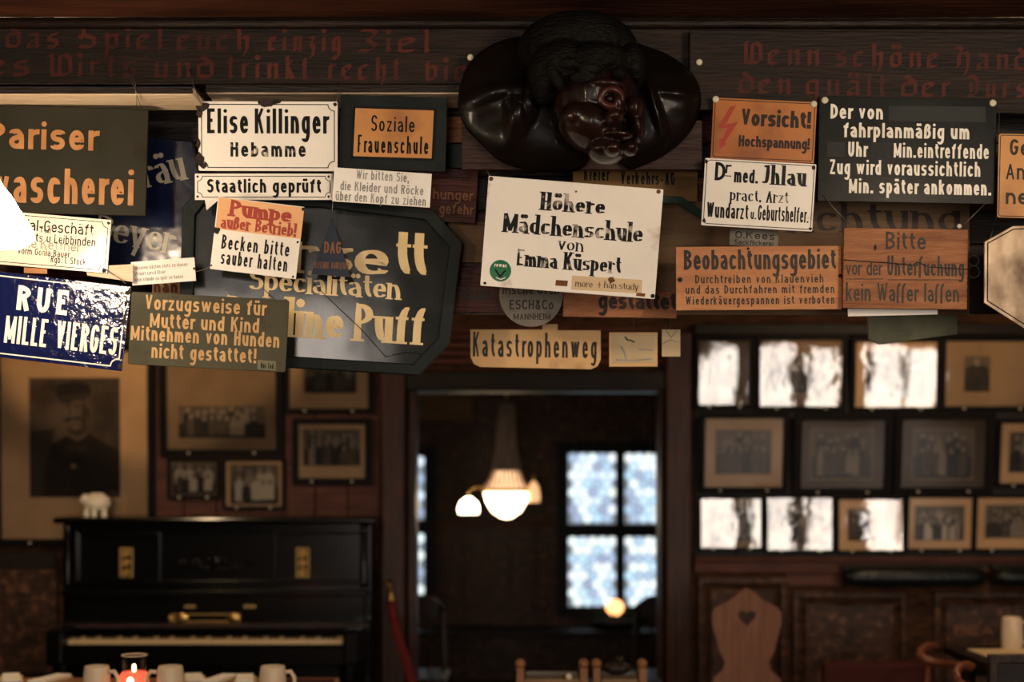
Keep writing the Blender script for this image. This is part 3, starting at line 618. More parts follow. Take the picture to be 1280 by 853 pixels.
def lead_window(name, panes, mats_, seed):
    X0 = min(p[0] for p in panes)-14; X1 = max(p[2] for p in panes)+14; Z0 = max(p[3] for p in panes)+12; Z1 = min(p[1] for p in panes)-12
    mb = MB(); xs = sorted({p[0] for p in panes} | {p[2] for p in panes}); ys = sorted({p[1] for p in panes} | {p[3] for p in panes})
    y0, y1 = FR_Y-.07, FR_Y-.002
    mb.box(fx(X0), fx(xs[0]), y0, y1, fz(Z0), fz(Z1)); mb.box(fx(xs[-1]), fx(X1), y0, y1, fz(Z0), fz(Z1))
    for a, b in zip(xs[1:-1:2], xs[2:-1:2]): mb.box(fx(a), fx(b), y0, y1, fz(Z0), fz(Z1))
    for a, b in [(Z1, ys[0]), (ys[-1], Z0)] + list(zip(ys[1:-1:2], ys[2:-1:2])): mb.box(fx(xs[0]), fx(xs[-1]), y0+.006, y1, fz(b), fz(a))
    win = struct(name, mb, M['lead'])
    rnd = random.Random(seed); r = 6.0
    disc = MB(); q = r*FR_Y/F; disc.lathe([(q, 0), (q*.9, -.006), (q*.5, -.004), (q*.18, -.009), (0, -.010)], (0,0,0), 14, axis='Y'); disc.f = [f[::-1] for f in disc.f]
    dm = disc.mesh('roundel', [M['roundel']])
    for (a, b, c, d) in panes:
        mb = MB(); mb.box(fx(a), fx(c), FR_Y-.03, FR_Y-.026, fz(d), fz(b)); link('lattice', mb, M['leadlit'], win)
        row = 0; y = b + r
        while y < d - 2:
            x = a + r + (row % 2)*r*.98
            while x < c - r*.6:
                o = bpy.data.objects.new('roundel', dm); C.objects.link(o); o.parent = win; o.location = (fx(x), FR_Y-.031, fz(y)); x += 2.04*r
            y += 1.78*r; row += 1
    return win
lead_window('window_1', [(710,567,769,655), (780,567,839,655), (710,671,769,758), (780,671,839,758)], None, 1)
lead_window('window_2', [(470,571,531,655), (470,667,531,752)], None, 2)
mb = MB(); mb.box(fx(520), fx(850), FR_Y-.42, FR_Y, fz(786), fz(782)); trim(mb, 'black_wood', .006)
# ================================================================== THE BEAM AND ITS BOARDS
mb = MB(); mb.box(-5, 5.6, 3.60, 3.74, EYE+(HZ-105)*3.6/F, 2.66); beam = trim(mb, 'beam', .004)
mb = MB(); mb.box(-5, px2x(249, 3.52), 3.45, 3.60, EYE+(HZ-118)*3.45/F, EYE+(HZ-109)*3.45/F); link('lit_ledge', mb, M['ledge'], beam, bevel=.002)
mb = MB(); mb.box(-5, px2x(249, 3.52), 3.446, 3.45, EYE+(HZ-117.4)*3.45/F, EYE+(HZ-106)*3.45/F); mb.box(-5, px2x(249, 3.52), 3.446, 3.60, EYE+(HZ-109)*3.45/F, EYE+(HZ-105)*3.45/F); link('ledge_face', mb, M['black_wood'], beam)
mb = MB(); mb.box(px2x(249, 3.52), .3, 3.592, 3.742, EYE+(HZ-118)*3.6/F, EYE+(HZ-106)*3.6/F); link('lower_moulding', mb, M['ledge'], beam, bevel=.006)
mb = MB(); mb.box(px2x(249, 3.52), .3, 3.588, 3.592, EYE+(HZ-117)*3.6/F, EYE+(HZ-107)*3.6/F); link('moulding_face', mb, M['black_wood'], beam, bevel=.002)
mb = MB(); mb.tube([(-5, 3.585, EYE+(HZ-31)*3.6/F), (5.6, 3.585, EYE+(HZ-33)*3.6/F)], .012, 8); link('upper_moulding', mb, M['black_wood'], beam)
def bl(o_name, text, x0, x1, yb, cap, Y=3.6, yoff=.0012, parent=None, slope=0.0, **k):
    mb = MB(); cxx = (x0+x1)/2
    text_mb(mb, text, px2x(cxx, Y), py2z(yb, Y), (x1-x0)*Y/F, cap*Y/F, ang=-slope, y=Y-yoff, style='fraktur', **k); return link(o_name, mb, M['inkdr'], parent)
for t, a, b in (('das', 6, 76), ('Spiel', 96, 206), ('euch', 220, 314), ('einzig', 334, 428), ('Ziel', 446, 540)): bl('painted_word', t, a, b, 61+(a-6)*.012, 31, parent=beam, wt=.22, xh=.66, slope=.012)
for t, a, b in (('des', -48, 40), ("Wirts'", 56, 184), ('und', 190, 268), ('trinkt', 282, 388), ('recht', 408, 502), ('viel', 528, 600)): bl('painted_word', t, a, b, 96+(a-6)*.012, 30, parent=beam, wt=.22, xh=.70, slope=.012)
RB = 3.565
mb = MB(); mb.prism([(px2x(862,RB), py2z(137,RB)), (px2x(1700,RB), py2z(147,RB)), (px2x(1700,RB), py2z(44,RB)), (px2x(862,RB), py2z(37,RB))], RB, 3.599)
rb = link('right_board', mb, M['beam'], beam, bevel=.003)
for t, a, b, y in (('Wenn', 924, 1026, 82), ('schöne', 1042, 1175, 85), ('Hand', 1190, 1286, 88)): bl('painted_word', t, a, b, y, 30, Y=RB, parent=beam, wt=.22, xh=.70, slope=.02)
for t, a, b, y in (('den', 922, 990, 118), ('quält', 1005, 1110, 120), ('der', 1125, 1190, 122), ('Durst', 1206, 1300, 123)): bl('painted_word', t, a, b, y, 29, Y=RB, parent=beam, wt=.22, xh=.70, slope=.02)
# planked screen below the beam, which carries the signs
mb = MB(); mb.box(-2.6, 3.4, 3.775, 3.79, EYE+(HZ-392)*3.77/F, 2.6); scr = trim(mb, 'black_wood', 0)
zb = EYE+(HZ-390)*3.75/F; rows = 6; hh = (2.465-zb)/rows
rnd = random.Random(3)
for r_ in range(rows):
    x = -2.6 + rnd.random()*.1
    while x < 3.3:
        wd = .55 + rnd.random()*.5; x1 = min(x+wd, 3.4)
        mb = MB(); mb.box(x, x1-.004, 3.752+rnd.random()*.006, 3.775, zb+r_*hh+.003, zb+(r_+1)*hh-.003); link('plank', mb, M['black_wood'] if rnd.random() < .7 else M['redold'], scr, bevel=.002); x = x1
# ================================================================== THE SIGNS
ES = 'enamel_sign'
# --- rear layer
s = Sign('board_sign', 'wide tan board with large dark letters Achtung behind the black train sign', 'sign', [(822,252),(1212,252),(1212,394),(822,394)], 3.738, .010, M['tan'])
s.text('Achtung', 985, 1200, 291, 38, 'inkdb', wt=.2, style='serif')
s = Sign('board_sign', 'brown board with dark letters gestattet half behind the big white girls school sign', 'sign', [(704,362),(846,364),(846,398),(704,396)], 3.722, .010, M['woodbr'])
s.text('gestattet', 748, 846, 387, 22, 'inkdb', wt=.24, gap=.06)
s = Sign('board_sign', 'dark red board lettered fahrzeuge gefehr left of the big white school sign', 'sign', [(520,209),(598,212),(594,280),(518,275)], 3.70, .010, M['redold'])
s.text('hunger', 541, 592, 250, 13, 'inkbrn', wt=.14); s.text('gefehr', 549, 592, 268, 13, 'inkbrn', wt=.14)
s.root['label'] = 'dark red board with faded letters hunger gefehr left of the school sign'
s = Sign('board_sign', 'plain tan board strip between the octagonal sign and the white school sign', 'sign', [(560,276),(700,280),(700,330),(560,328)], 3.735, .008, M['tan'])
s = Sign('board_sign', 'dark red board ending in stum below the tan strip', 'sign', [(560,334),(690,337),(690,392),(560,390)], 3.735, .010, M['redold'])
s.text('stum', 566, 614, 376, 20, 'inkdb', wt=.2)
s = Sign('board_sign', 'dull ochre strip sign lettered Kieler Verkehrs-AG below the carved head', 'sign', [(716,211),(872,214),(872,252),(716,250)], 3.70, .008, M['ochre'])
s.text('Kieler', 730, 762, 226, 16, 'ink', wt=.13); s.text('Verkehrs-AG', 776, 846, 231, 16, 'ink', wt=.13)
s = Sign('board_sign', 'small dark teal board peeking out left of the carved head', 'sign', [(540,180),(600,180),(600,210),(540,210)], 3.73, .006, M['greend'])
s = Sign('board_sign', 'small brown box-like board above the dark teal one', 'sign', [(550,146),(582,146),(582,178),(550,178)], 3.73, .012, M['woodbr'])
s = Sign('board_sign', 'narrow orange paper strip with brown letters above the olive dog notice', 'sign', [(190,338),(245,338),(243,392),(190,390)], 3.70, .004, M['pale_or'])
s.text('nan', 192, 222, 366, 16, 'inkbrn', wt=.26)
s = Sign('disc_sign', 'round grey worn disc lettered Irische Öfen hanging under the white school sign', 'sign', [(624,329),(704,329),(704,409),(624,409)], 3.70, .003, M['greyd'], poly=[(664+40*math.cos(R(a)), 369-40*math.sin(R(a))) for a in range(0, 360, 10)])
s.text('Irische Öfen', 628, 700, 368, 12, 'inkdb', wt=.15); s.text('ESCH&Co', 637, 692, 387, 12, 'inkdb', wt=.15); s.text('MANNHEIM', 642, 688, 400, 8, 'inkdb', wt=.16)
s = Sign('metal_rail', 'bottle green metal bar behind the white doctor plate', 'bar', [(822,245),(884,245),(884,253),(822,253)], 3.68, .010, M['greend'], poly=[(800,243),(852,246),(884,268),(884,278),(848,255),(800,252)])
# --- blue brewery sign (curved in relief)
Y = 3.70
s = Sign(ES, 'tall blue-black bulging enamel sign with pale letters räu and eyer', 'sign', [(60,168),(241,176),(250,320),(70,330)], Y-.025, .004, M['bluebk'], poly=[(60,175),(150,168),(241,178),(248,215),(251,255),(251,300),(246,318),(225,330),(160,336),(60,336)], rx=1)
s.text('Bräu', 160, 236, 232, 40, 'inkgry', ang=-12, wt=.16, style='serif', xh=.7, gap=.05)
s.text('Beyer', 116, 218, 309, 34, 'inkgry', ang=11, wt=.16, style='serif', xh=.76, gap=.05)
mb = MB(); mb.tube([P(x, y, Y-.03) for x, y in ((241,178),(248,215),(251,255),(251,300),(246,318),(225,330),(160,336))], .004, 6); link('rolled_rim', mb, M['chip'], s.root, world=True)
s.wire([(178,137,3.70),(178,172,3.672)], .0012)
# --- octagonal framed corset sign
Y = 3.66
oc = [(232,262),(246,246),(398,246),(541,262),(578,302),(562,430),(524,469),(360,460),(250,446),(226,420)]
inn = [(247,272),(258,258),(398,260),(531,274),(562,308),(548,422),(516,455),(362,446),(262,434),(243,412)]
s = Sign('framed_sign', 'large octagonal black glass sign with cream letters Corsett Specialitäten Pauline Puff', 'sign', [(226,246),(578,262),(562,469),(214,446)], Y, .006, M['blackglass'], poly=inn, rx=1.45, rz=4.0)
def ccw(p): return p if sum(p[i-1][0]*p[i][1]-p[i][0]*p[i-1][1] for i in range(len(p))) > 0 else p[::-1]
mb = MB(); mb.ring([s.loc(*p) for p in oc][::-1], [s.loc(*p) for p in inn][::-1], -.016, .014); link('frame', mb, M['darkframe'], s.root, bevel=.003)
s.text('Corse', 268, 486, 342, 56, 'inkcream', style='serif', wt=.24, xh=.70, gap=.04); s.text('tt', 492, 533, 345, 60, 'inkcream', style='serif', wt=.22, xh=.66, gap=.0)
s.text('Specialitäten', 312, 500, 369, 30, 'inkcream', style='serif', wt=.18, xh=.68, gap=.05)
s.text('Pauline Puff', 281, 530, 424, 50, 'inkcream', style='serif', wt=.24, xh=.66, gap=.05, space=.22)
s.line([(392,355),(420,382),(452,412),(482,446)], 1.1, 'ink'); s.line([(482,446),(505,440),(522,441),(540,447)], 1.0, 'ink'); s.line([(330,362),(345,376)], 1.0, 'ink')
# DAG pennant
s = Sign('triangle_pennant', 'small dark blue triangular tin lettered DAG hanging on a thread before the black glass sign', 'sign', [(388,274),(440,276),(440,348),(388,346)], 3.575, .002, M['dagb'], poly=[(389,343),(439,347),(415,272)])
s.text('DAG', 405, 426, 317, 15, 'inkbrn', wt=.14, gap=.08); s.text('REISENDE KAUFLEUTE', 393, 436, 336, 8, 'inkbrn', wt=.15, gap=.12)
s.wire([(415,273,3.573),(416,252,3.575),(413,238,3.578),(420,170,3.58),(428,96,3.585)], .0006)
# --- left cluster
Y = 3.535
s = Sign('board_sign', 'dark grey board with orange letters Pariser and wascherei at the upper left', 'sign', [(-95,130),(185,137),(182,270),(-95,263)], Y, .010, M['slate'])
s.text('Pariser', -14, 128, 187, 33, 'inkor', wt=.19, xh=.76, gap=.16)
s.text('Neuwascherei', -82, 170, 254, 44, 'inkor', wt=.155, xh=.74, gap=.12)
s.wire([(160,84,3.59),(166,104,3.44),(172,122,3.445),(178,139,3.53)], .0010)
s.wire([(160,84,3.59),(169,104,3.44),(171,122,3.445),(171,139,3.53)], .0010)
Y = 3.56
s = Sign(ES, 'white enamel plate lettered Elise Killinger Hebamme with chipped edges', 'sign', [(248,127),(424,127),(420,214),(248,213)], Y, .003, M['white'], rad=2, rx=1.5)
s.text('Elise Killinger', 259, 412, 167, 31, 'ink', wt=.19, xh=.70, gap=.13, space=.17)
s.text('Hebamme', 288, 382, 196, 18, 'inkw', wt=.19, xh=.76, gap=.2)
s.border(4, 1.1, 'ink', notch=8)
for a in ((253,133,9,6), (250,142,4,6), (334,129,13,5), (250,199,6,8), (254,207,5,4), (248,180,2.5,6), (345,127,6,3)): s.blob(*a)
s.wire([(238,88,3.597),(241,104,3.44),(247,120,3.445),(252,132,3.555)], .0010); s.wire([(429,96,3.597),(424,114,3.588),(419,131,3.555)], .0010)
s.nail(238, 88, 1.6) ; s.nail(419, 131, 2.2)
Y = 3.58
s = Sign(ES, 'narrow white enamel plate lettered Staatlich geprüft under the Hebamme plate', 'sign', [(243,217),(417,217),(415,250),(244,250)], Y, .003, M['white'])
s.text('Staatlich geprüft', 259, 403, 241, 17, 'ink', wt=.185, xh=.74, gap=.13, space=.35); s.border(3.5, .9, 'ink', notch=6)
for a in ((247,221,1.5,1.5),(411,221,1.5,1.5),(247,246,1.5,1.5),(411,246,1.5,1.5)): s.blob(*a)
s.patch([(256,250),(273,250),(258,263)], 'paper', 'paper_corner', y=.001)
s = Sign('framed_sign', 'orange plate Soziale Frauenschule on a wide dark painted board', 'sign', [(424,118),(560,122),(556,215),(425,211)], 3.585, .012, M['darkframe'])
s.patch([(443,134),(544,137),(541,200),(440,197)], 'orange', 'inner_plate', .002)
for t, a, b, y, c in (('Soziale', 464, 518, 165, 20), ('Frauenschule', 447, 537, 192, 22)): s.text(t, a, b, y, c, 'ink', wt=.105, xh=.66, gap=.13, y=-.0026)
for q in ((443,134,544,137),(544,137,541,200),(541,200,440,197),(440,197,443,134)): s.line([(q[0],q[1]),(q[2],q[3])], 3, 'blackp', 'inner_bead', -.0024)
s = Sign('card_sign', 'white card about clothes and skirts right of the Staatlich geprüft plate', 'sign', [(418,210),(540,217),(537,260),(415,251)], 3.56, .002, M['paper'], rx=3)
for t, a, b, y in (('Wir bitten Sie,', 445, 512, 226), ('die Kleider und Röcke', 425, 530, 241), ('über den Kopf zu ziehen', 419, 533, 254)): s.text(t, a, b, y, 11.5, 'inkg', wt=.13, gap=.12)
Y = 3.525
s = Sign(ES, 'white enamel plate Spezial-Geschäft beside the bright lamp at the left edge', 'sign', [(-45,261),(140,274),(133,343),(-50,325)], Y, .003, M['white2'], rx=1.5)
s.text('Spezial-Geschäft', 0, 117, 290, 14, 'inkw', wt=.13, xh=.72, gap=.1); s.text('für', 50, 66, 291.5, 8, 'inkw', wt=.12)
for t, a, b, y, c, m_ in (('Corsetts u Leibbinden', 12, 120, 304, 11, 'inkw'), ('Marie Kettner', 10, 102, 311.5, 12, 'inkg'), ('vorm Gonia Bauer', 22, 88, 320, 8.5, 'inkw'), ('Rgb. I. Stock', 63, 107, 330, 8.5, 'ink')): s.text(t, a, b, y, c, m_, wt=.12, gap=.12)
s.border(3.5, .9, 'ink', notch=7)
for a in ((136,279,2,2),(130,338,3,3)): s.blob(*a)
s.wire([(131,336,3.52),(142,344,3.518),(152,350,3.516),(157,355,3.514)], .0012)
s.patch([(105,333),(165,330),(165,352),(108,344)], 'ledge', 'wooden_batten', y=.006, t=.004)
s.patch([(29,334),(58,336),(58,342),(29,341)], 'inkor', 'orange_tab', y=.004)
s = Sign(ES, 'navy blue enamel street plate RUE and MILLE VIERGES with shiny surface', 'sign', [(-75,331),(164,359),(152,464),(-88,437)], 3.50, .003, M['navy'], rx=1.1)
s.text('RUE', 20, 84, 391, 31, 'inkwht', wt=.19, gap=.28); s.text('ONZE MILLE VIERGES', -54, 145, 433, 35, 'inkwht', wt=.19, gap=.10, space=.26, Rr=.28); s.border(5, 1.6, 'inkwht', notch=10)
s.nail(77, 445, 1.8)
for a in ((160,366,4,3), (155,400,2,8), (150,458,3,4), (157,380,2,4)): s.blob(*a)
s = Sign('card_sign', 'small white card with three tiny lines below the blue brewery sign', 'sign', [(161,328),(245,322),(243,351),(168,357)], 3.55, .0015, M['paper'])
for t, a, b, y in (('unseren Gästen stets zu dienen', 169, 235, 335), ('Wein und Bier', 168, 208, 343.5), ('eine stunde zu spät zu hause', 169, 229, 350)): s.text(t, a, b, y, 4.6, 'inkg', wt=.15, gap=.12, xh=.75)
s.wire([(244,340,3.548),(252,338,3.545),(262,334,3.53)], .0008); s.nail(243, 336, 1.8, 'rust')
s = Sign('board_sign', 'olive green board with yellow letters about mothers, children and dogs', 'sign', [(165,365),(362,375),(356,466),(159,455)], 3.495, .006, M['olive'], rad=3)
for t, a, b, y in (('Vorzugsweise für', 181, 335, 391), ('Mutter und Kind', 187, 325, 413), ('Mitnehmen von Hunden', 163, 349, 430), ('nicht gestattet!', 189, 320, 451)): s.text(t, a, b, y, 18.5, 'inkyel', wt=.16, xh=.72, gap=.12, space=.34)
s.patch([(322,450),(345,452),(345,464),(322,462)], 'greenb', 'small_label', .0005); s.text('Nur Tod', 326, 342, 461, 7, 'ink', wt=.11, y=-.0012)
s = Sign(ES, 'white enamel plate Pumpe außer Betrieb with an orange upper band', 'sign', [(274,246),(381,259),(369,349),(261,336)], 3.53, .003, M['white'], rx=1.5)
s.patch([(274,247),(380.5,260),(376,299),(269.5,286)], 'pale_or', 'orange_band', .0003)
s.text('Pumpe', 286, 364, 275, 22, 'inkred', style='slab', wt=.28, xh=.68, gap=.05, y=-.0008); s.text('außer Betrieb!', 275, 371, 291, 17, 'inkred', style='slab', wt=.22, xh=.68, gap=.05, space=.3, y=-.0008)
s.text('Becken bitte', 276, 361, 316, 18, 'ink', wt=.125, xh=.70, gap=.14); s.text('sauber halten', 275, 360, 335, 18, 'ink', wt=.125, xh=.70, gap=.14)
for a in ((271,288,4.5,4.5), (264,332,1.3,1.3), (372,303,1.6,1.6), (366,346,1.6,1.6), (379,262,2,2)): s.blob(*a)
# --- centre
s = Sign(ES, 'big white enamel plate Höhere Mädchenschule von Emma Küspert with green sticker', 'sign', [(610,220),(828,237),(820,374),(601,357)], 3.515, .003, M['white'], rad=1.5, rx=1.2)
s.text('Höhere', 675, 757, 266, 23, 'inkw', style='serif', wt=.23, xh=.66, gap=.08); s.text('Mädchenschule', 628, 803, 297, 25, 'inkw', style='serif', wt=.20, xh=.66, gap=.06)
s.text('von', 697, 729, 314, 16, 'inkw', style='serif', wt=.16, xh=.72, gap=.1); s.text('Emma Küspert', 645, 777, 337.5, 22, 'inkw', style='serif', wt=.20, xh=.66, gap=.06, space=.3)
x, z = s.loc(625.5, 338.5); mb = MB(); q = 13.5*s.s
mb.lathe([(q, 0), (q, -.0008), (q*.95, -.001), (0, -.001)], (x, 0, z), 28, axis='Y'); mb.f = [f[::-1] for f in mb.f]; link('green_sticker', mb, M['green'], s.root)
s.text('rowac', 618, 634, 334, 5, 'inkwht', wt=.2, y=-.0015); s.line([(619,337),(625,346),(632,338)], 2.2, 'ink', 'sticker_mark', -.0015)
s.line([(620,347),(626,349.5),(632,347)], 1.0, 'inkwht', 'sticker_mark', -.0015)
s.patch([(715,344.5),(803,350),(802,367),(714,362)], 'tape', 'tape_label', .0002)
s.text('more', 719, 741, 359, 8.5, 'inkdb', wt=.12, style='serif', xh=.7, gap=.08, y=-.0009); s.text('han study', 755, 798, 361.5, 8.5, 'inkdb', wt=.12, style='serif', xh=.7, gap=.08, y=-.0009); s.text('+', 747, 751, 360, 9, 'inkbrn', wt=.12, y=-.0009)
s.patch([(695,350),(710,351),(709,358),(694,357)], 'rust', 'tape_scrap', .0004); s.blob(764,350,4,5,'rust'); s.nail(614,224,2.6,'rust'); s.nail(823,240,2.6,'rust'); s.nail(606,354,1.8); s.nail(816,370,2.6)
s.blob(720,240,1.5,1.5,'rust'); s.patch([(796,366),(807,367),(806,371),(795,370)], 'rust', 'tape_scrap', .0004); s.blob(632,362,6,1.5)
s.wire([(609,213,3.52),(611,218,3.515),(614,224,3.512)], .0009)
Y = 3.95
s = Sign('direction_sign', 'pale yellow rounded plate lettered Katastrophenweg above the doorway', 'sign', [(588,412),(751,413),(750,462),(589,458)], Y, .006, M['yellow'], poly=[(588,412),(678,412),(678,405),(697,405),(697,413),(751,413),(751,450),(747,458),(739,462),(600,459),(592,455),(588,446)])
s.text('Katastrophenweg', 591, 748, 447, 31, 'inkbr', wt=.095, xh=.66, gap=.12)
s.wire([(684,407,Y),(684,360,Y),(684,300,Y),(684,18,Y)], .001)
s = Sign('plaque', 'small ivory plaque with a faded drawing right of the Katastrophenweg plate', 'plaque', [(761,415),(821,416),(823,458),(762,459)], Y, .006, M['yellow'])
s.patch([(764,418),(819,419),(820,454),(765,455)], 'menu', 'print', .0005)
s.line([(781,421),(784,425),(789,426),(793,428)], 2, 'inkbr', 'drawn_figure', -.001); s.line([(776,433),(780,440),(783,450)], 2.2, 'inkg', 'drawn_figure', -.001); s.line([(770,450),(790,451),(815,449)], 1.6, 'inkg', 'drawn_line', -.001); s.line([(798,437),(816,438)], 1.6, 'inkg', 'drawn_line', -.001)
s.wire([(792,415,Y),(792,360,Y),(792,18,Y)], .001)
s = Sign('plaque', 'tiny cream tile-like plaque beside the right door post', 'plaque', [(827,412),(850,412),(851,446),(828,446)], Y, .006, M['tape'])
s.line([(828,430),(838,425),(850,429)], 1, 'inkg', 'drawn_line', -.001); s.line([(833,414),(839,422),(846,414)], 1.2, 'inkg', 'drawn_line', -.001); s.wire([(838,412,Y),(838,360,Y),(838,18,Y)], .001)
# --- right cluster
s = Sign('tin_sign', 'rusty orange tin sign Vorsicht Hochspannung with a red lightning bolt', 'sign', [(892,123),(1021,127),(1018,205),(888,197)], 3.545, .003, M['rust_or'], rx=1.5)
s.text('Vorsicht!', 926, 1014, 159, 21, 'inkdb', wt=.26, xh=.72, gap=.07); s.text('Hochspannung!', 923, 1012, 185, 14, 'inkdb', wt=.26, xh=.72, gap=.05); s.border(2.5, 1.0, 'inkdb', rad=3)
s.patch([(912,134),(920,132),(907,156),(923,152),(906,178),(909,180),(899,187),(899,173),(903,174),(909,160),(897,161)], 'inkred', 'lightning_bolt', .0005)
for a in ((894.5,124.5),(1017,130.5)): s.nail(*a, 4.2, 'screw', 'screw_cap')
s = Sign(ES, 'white enamel doctor plate Dr med. Jhlau pract. Arzt under the orange tin sign', 'sign', [(881,198),(1020,205),(1016,290),(877,281)], 3.53, .003, M['white'], rad=2, rx=1.5)
s.text('D', 893, 906, 226, 23, 'ink', wt=.17); s.text('r', 906.5, 914, 217, 12, 'ink', wt=.2, xh=.9); s.line([(906,220),(914,220.5)], 1.2, 'ink', 'underline', -.0006)
s.text('med.', 917, 947, 229, 17, 'ink', wt=.19, xh=.78, gap=.1); s.text('Jhlau', 952, 1007, 232, 25, 'ink', wt=.2, xh=.66, gap=.09, style='serif')
s.text('pract. Arzt', 912, 987, 253, 15, 'inkw', style='serif', wt=.16, xh=.72, gap=.08); s.text('Wundarzt', 883, 936, 273, 19, 'ink', wt=.15, xh=.72, gap=.08); s.text('u.', 938, 945, 274, 10, 'ink', wt=.16, xh=.9); s.text('Geburtshelfer.', 947, 1012, 277, 19, 'ink', wt=.15, xh=.72, gap=.08)
s.border(2.5, .9, 'chip', rad=5)
for a in ((882,202,2.5,2.5),(1017,210,2.5,3),(880,276,2,3),(1013,286,2,2)): s.blob(*a)
s = Sign('board_sign', 'large black train delay sign with white letters Der von fahrplanmäßig um', 'sign', [(1025,121),(1246,124),(1244,256),(1021,251)], 3.55, .012, M['blackp'])
T = dict(wt=.175, xh=.73, gap=.13)
s.text('Der von', 1038, 1105, 149, 18.5, 'inkwht', **T); s.text('fahrplanmäßig um', 1054, 1213, 173, 18.5, 'inkwht', **T); s.text('Uhr', 1060, 1085, 196, 18.5, 'inkwht', **T)
s.text('Min.eintreffende', 1117, 1237, 198, 18.5, 'inkwht', **T); s.text('Zug wird voraussichtlich', 1037, 1228, 219.5, 18.5, 'inkwht', space=.3, **T); s.text('Min. später ankommen.', 1061, 1240, 243, 18.5, 'inkwht', space=.3, **T)
for q in ([(1111,132),(1232,134),(1232,153),(1111,151)], [(1034,177),(1056,177.5),(1056,196),(1034,195.5)], [(1089,178),(1112,178.5),(1112,197),(1089,196.5)]): s.patch(q, 'blank', 'blank_field', .0004)
for a in ((1031,125.5),(1241,129)): s.nail(*a, 4.4, 'screw', 'screw_cap')
s.wire([(1028,243,3.548),(1044,262,3.545),(1062,280,3.55)], .0009); s.wire([(1232,254,3.548),(1218,268,3.55),(1206,280,3.55)], .0009)
s = Sign('tin_sign', 'orange tin sign cut by the right edge beside the black train sign', 'sign', [(1249,167),(1390,170),(1388,275),(1246,272)], 3.53, .003, M['orange'], rad=3)
s.text('Gewerbe', 1262, 1352, 195, 20, 'inkbr', wt=.17); s.text('Anstalt', 1257, 1330, 225, 20, 'inkbr', wt=.14); s.text('neben', 1257, 1330, 256, 20, 'inkbr', wt=.17); s.border(2, 1, 'inkbr', rad=3)
s = Sign('card_sign', 'tiny grey strip plate O.Kees Sackflickerei under the doctor plate', 'sign', [(912,285),(973,289),(973,309),(912,307)], 3.585, .002, M['greyd'])
s.text('O.Kees', 919, 968, 299, 9, 'ink', wt=.14, gap=.25); s.text('Sackflickerei', 918, 967, 307, 6.5, 'ink', wt=.15, gap=.12)
s = Sign('board_sign', 'orange wooden board Beobachtungsgebiet with small dark lines of text', 'sign', [(845,308),(1053,308),(1051,386),(845,389)], 3.58, .014, M['woodor'])
s.text('Beobachtungsgebiet', 855, 1045, 337, 25, 'inkbr', wt=.16, xh=.74, gap=.09)
for t, a, b, y in (('Durchtreiben von Klauenvieh', 869, 1032, 354), ('und das Durchfahren mit fremden', 857, 1047, 367), ('Wiederkäuergespannen ist verboten', 857, 1047, 380.5)): s.text(t, a, b, y, 10.5, 'inkbr', wt=.15, xh=.72, gap=.2, space=.4)
s.nail(850,350,3); s.nail(1050,345,2.4); s.nail(935,311,1.6)
s = Sign('board_sign', 'cracked brown wooden board Bitte vor der Unterſuchung kein Waſſer laſſen', 'sign', [(1056,286),(1211,286),(1208,388),(1053,384)], 3.555, .016, M['woodbr'])
s.text('Bitte', 1107, 1157, 312, 22, 'inkbr', wt=.13, xh=.7, gap=.12); s.text('vor der', 1057, 1104, 344, 16, 'inkbr', wt=.12, xh=.8, gap=.06); s.text('Unterſuchung', 1109, 1206, 345, 25, 'inkbr', wt=.11, xh=.62, gap=.07); s.text('kein Waſſer laſſen', 1057, 1200, 377, 23, 'inkbr', wt=.11, xh=.66, gap=.08, space=.25)
s.line([(1055,325),(1078,327),(1110,329),(1142,332),(1146,328),(1152,330),(1160,334),(1210,337)], 1.3, 'ink', 'crack'); s.line([(1057,349),(1104,349)], 1, 'inkbr', 'underline'); s.line([(1109,350),(1200,350)], 1, 'inkbr', 'underline')
s.nail(1199,283,3,'screw'); s.blob(1094,310,2,4)
s = Sign('board_sign', 'thin white metal plates sticking out under the brown Bitte board', 'sign', [(1060,380),(1172,380),(1172,392),(1060,397)], 3.60, .003, M['paper'])
s.root['label'] = 'thin white plate sticking out under the brown Bitte board'
s = Sign('board_sign', 'faded green worn board hanging low behind the brown Bitte board', 'sign', [(1084,385),(1196,385),(1196,420),(1086,428)], 3.85, .010, M['greenb'], poly=[(1084,386),(1196,386),(1197,418),(1150,424),(1100,431),(1086,424)])
s.wire([(1140,390,3.85),(1140,300,3.85),(1140,14,3.85)], .001)
mb = MB()
for cy_, r_ in ((326,6.5),(340,7.5)): mb.tube([P(1217+r_*math.cos(R(a)), cy_+r_*math.sin(R(a)), 3.72) for a in range(0,360,20)], .0022, 6, closed=True)
sp = thing('wire_loop', 'pale figure-eight wire loop between the Bitte board and the octagonal mirror', 'hook', P(1217,347,3.72)); link('loop', mb, M['greyd'], sp, world=True)
Y = 3.52
s = Sign('octagonal_plaque', 'octagonal aged metal plaque reflecting warm light cut by the right edge', 'plaque', [(1226,280),(1376,280),(1376,410),(1226,410)], Y-.02, .006, M['aged'], poly=[(1226,304),(1262,284),(1330,280),(1376,304),(1376,380),(1340,424),(1290,416),(1228,380)], rx=4, rz=7)
mb = MB(); ribbon(mb, [s.loc(*p) for p in [(1230,306),(1263,288),(1330,284),(1372,306),(1372,378),(1338,418),(1291,411),(1232,377)]], True, lambda t: 1.5*s.s, -.0006); link('bead', mb, M['chip'], s.root)
s.wire([(1238,298,3.50),(1248,262,3.55),(1249,141,3.562)], .001)
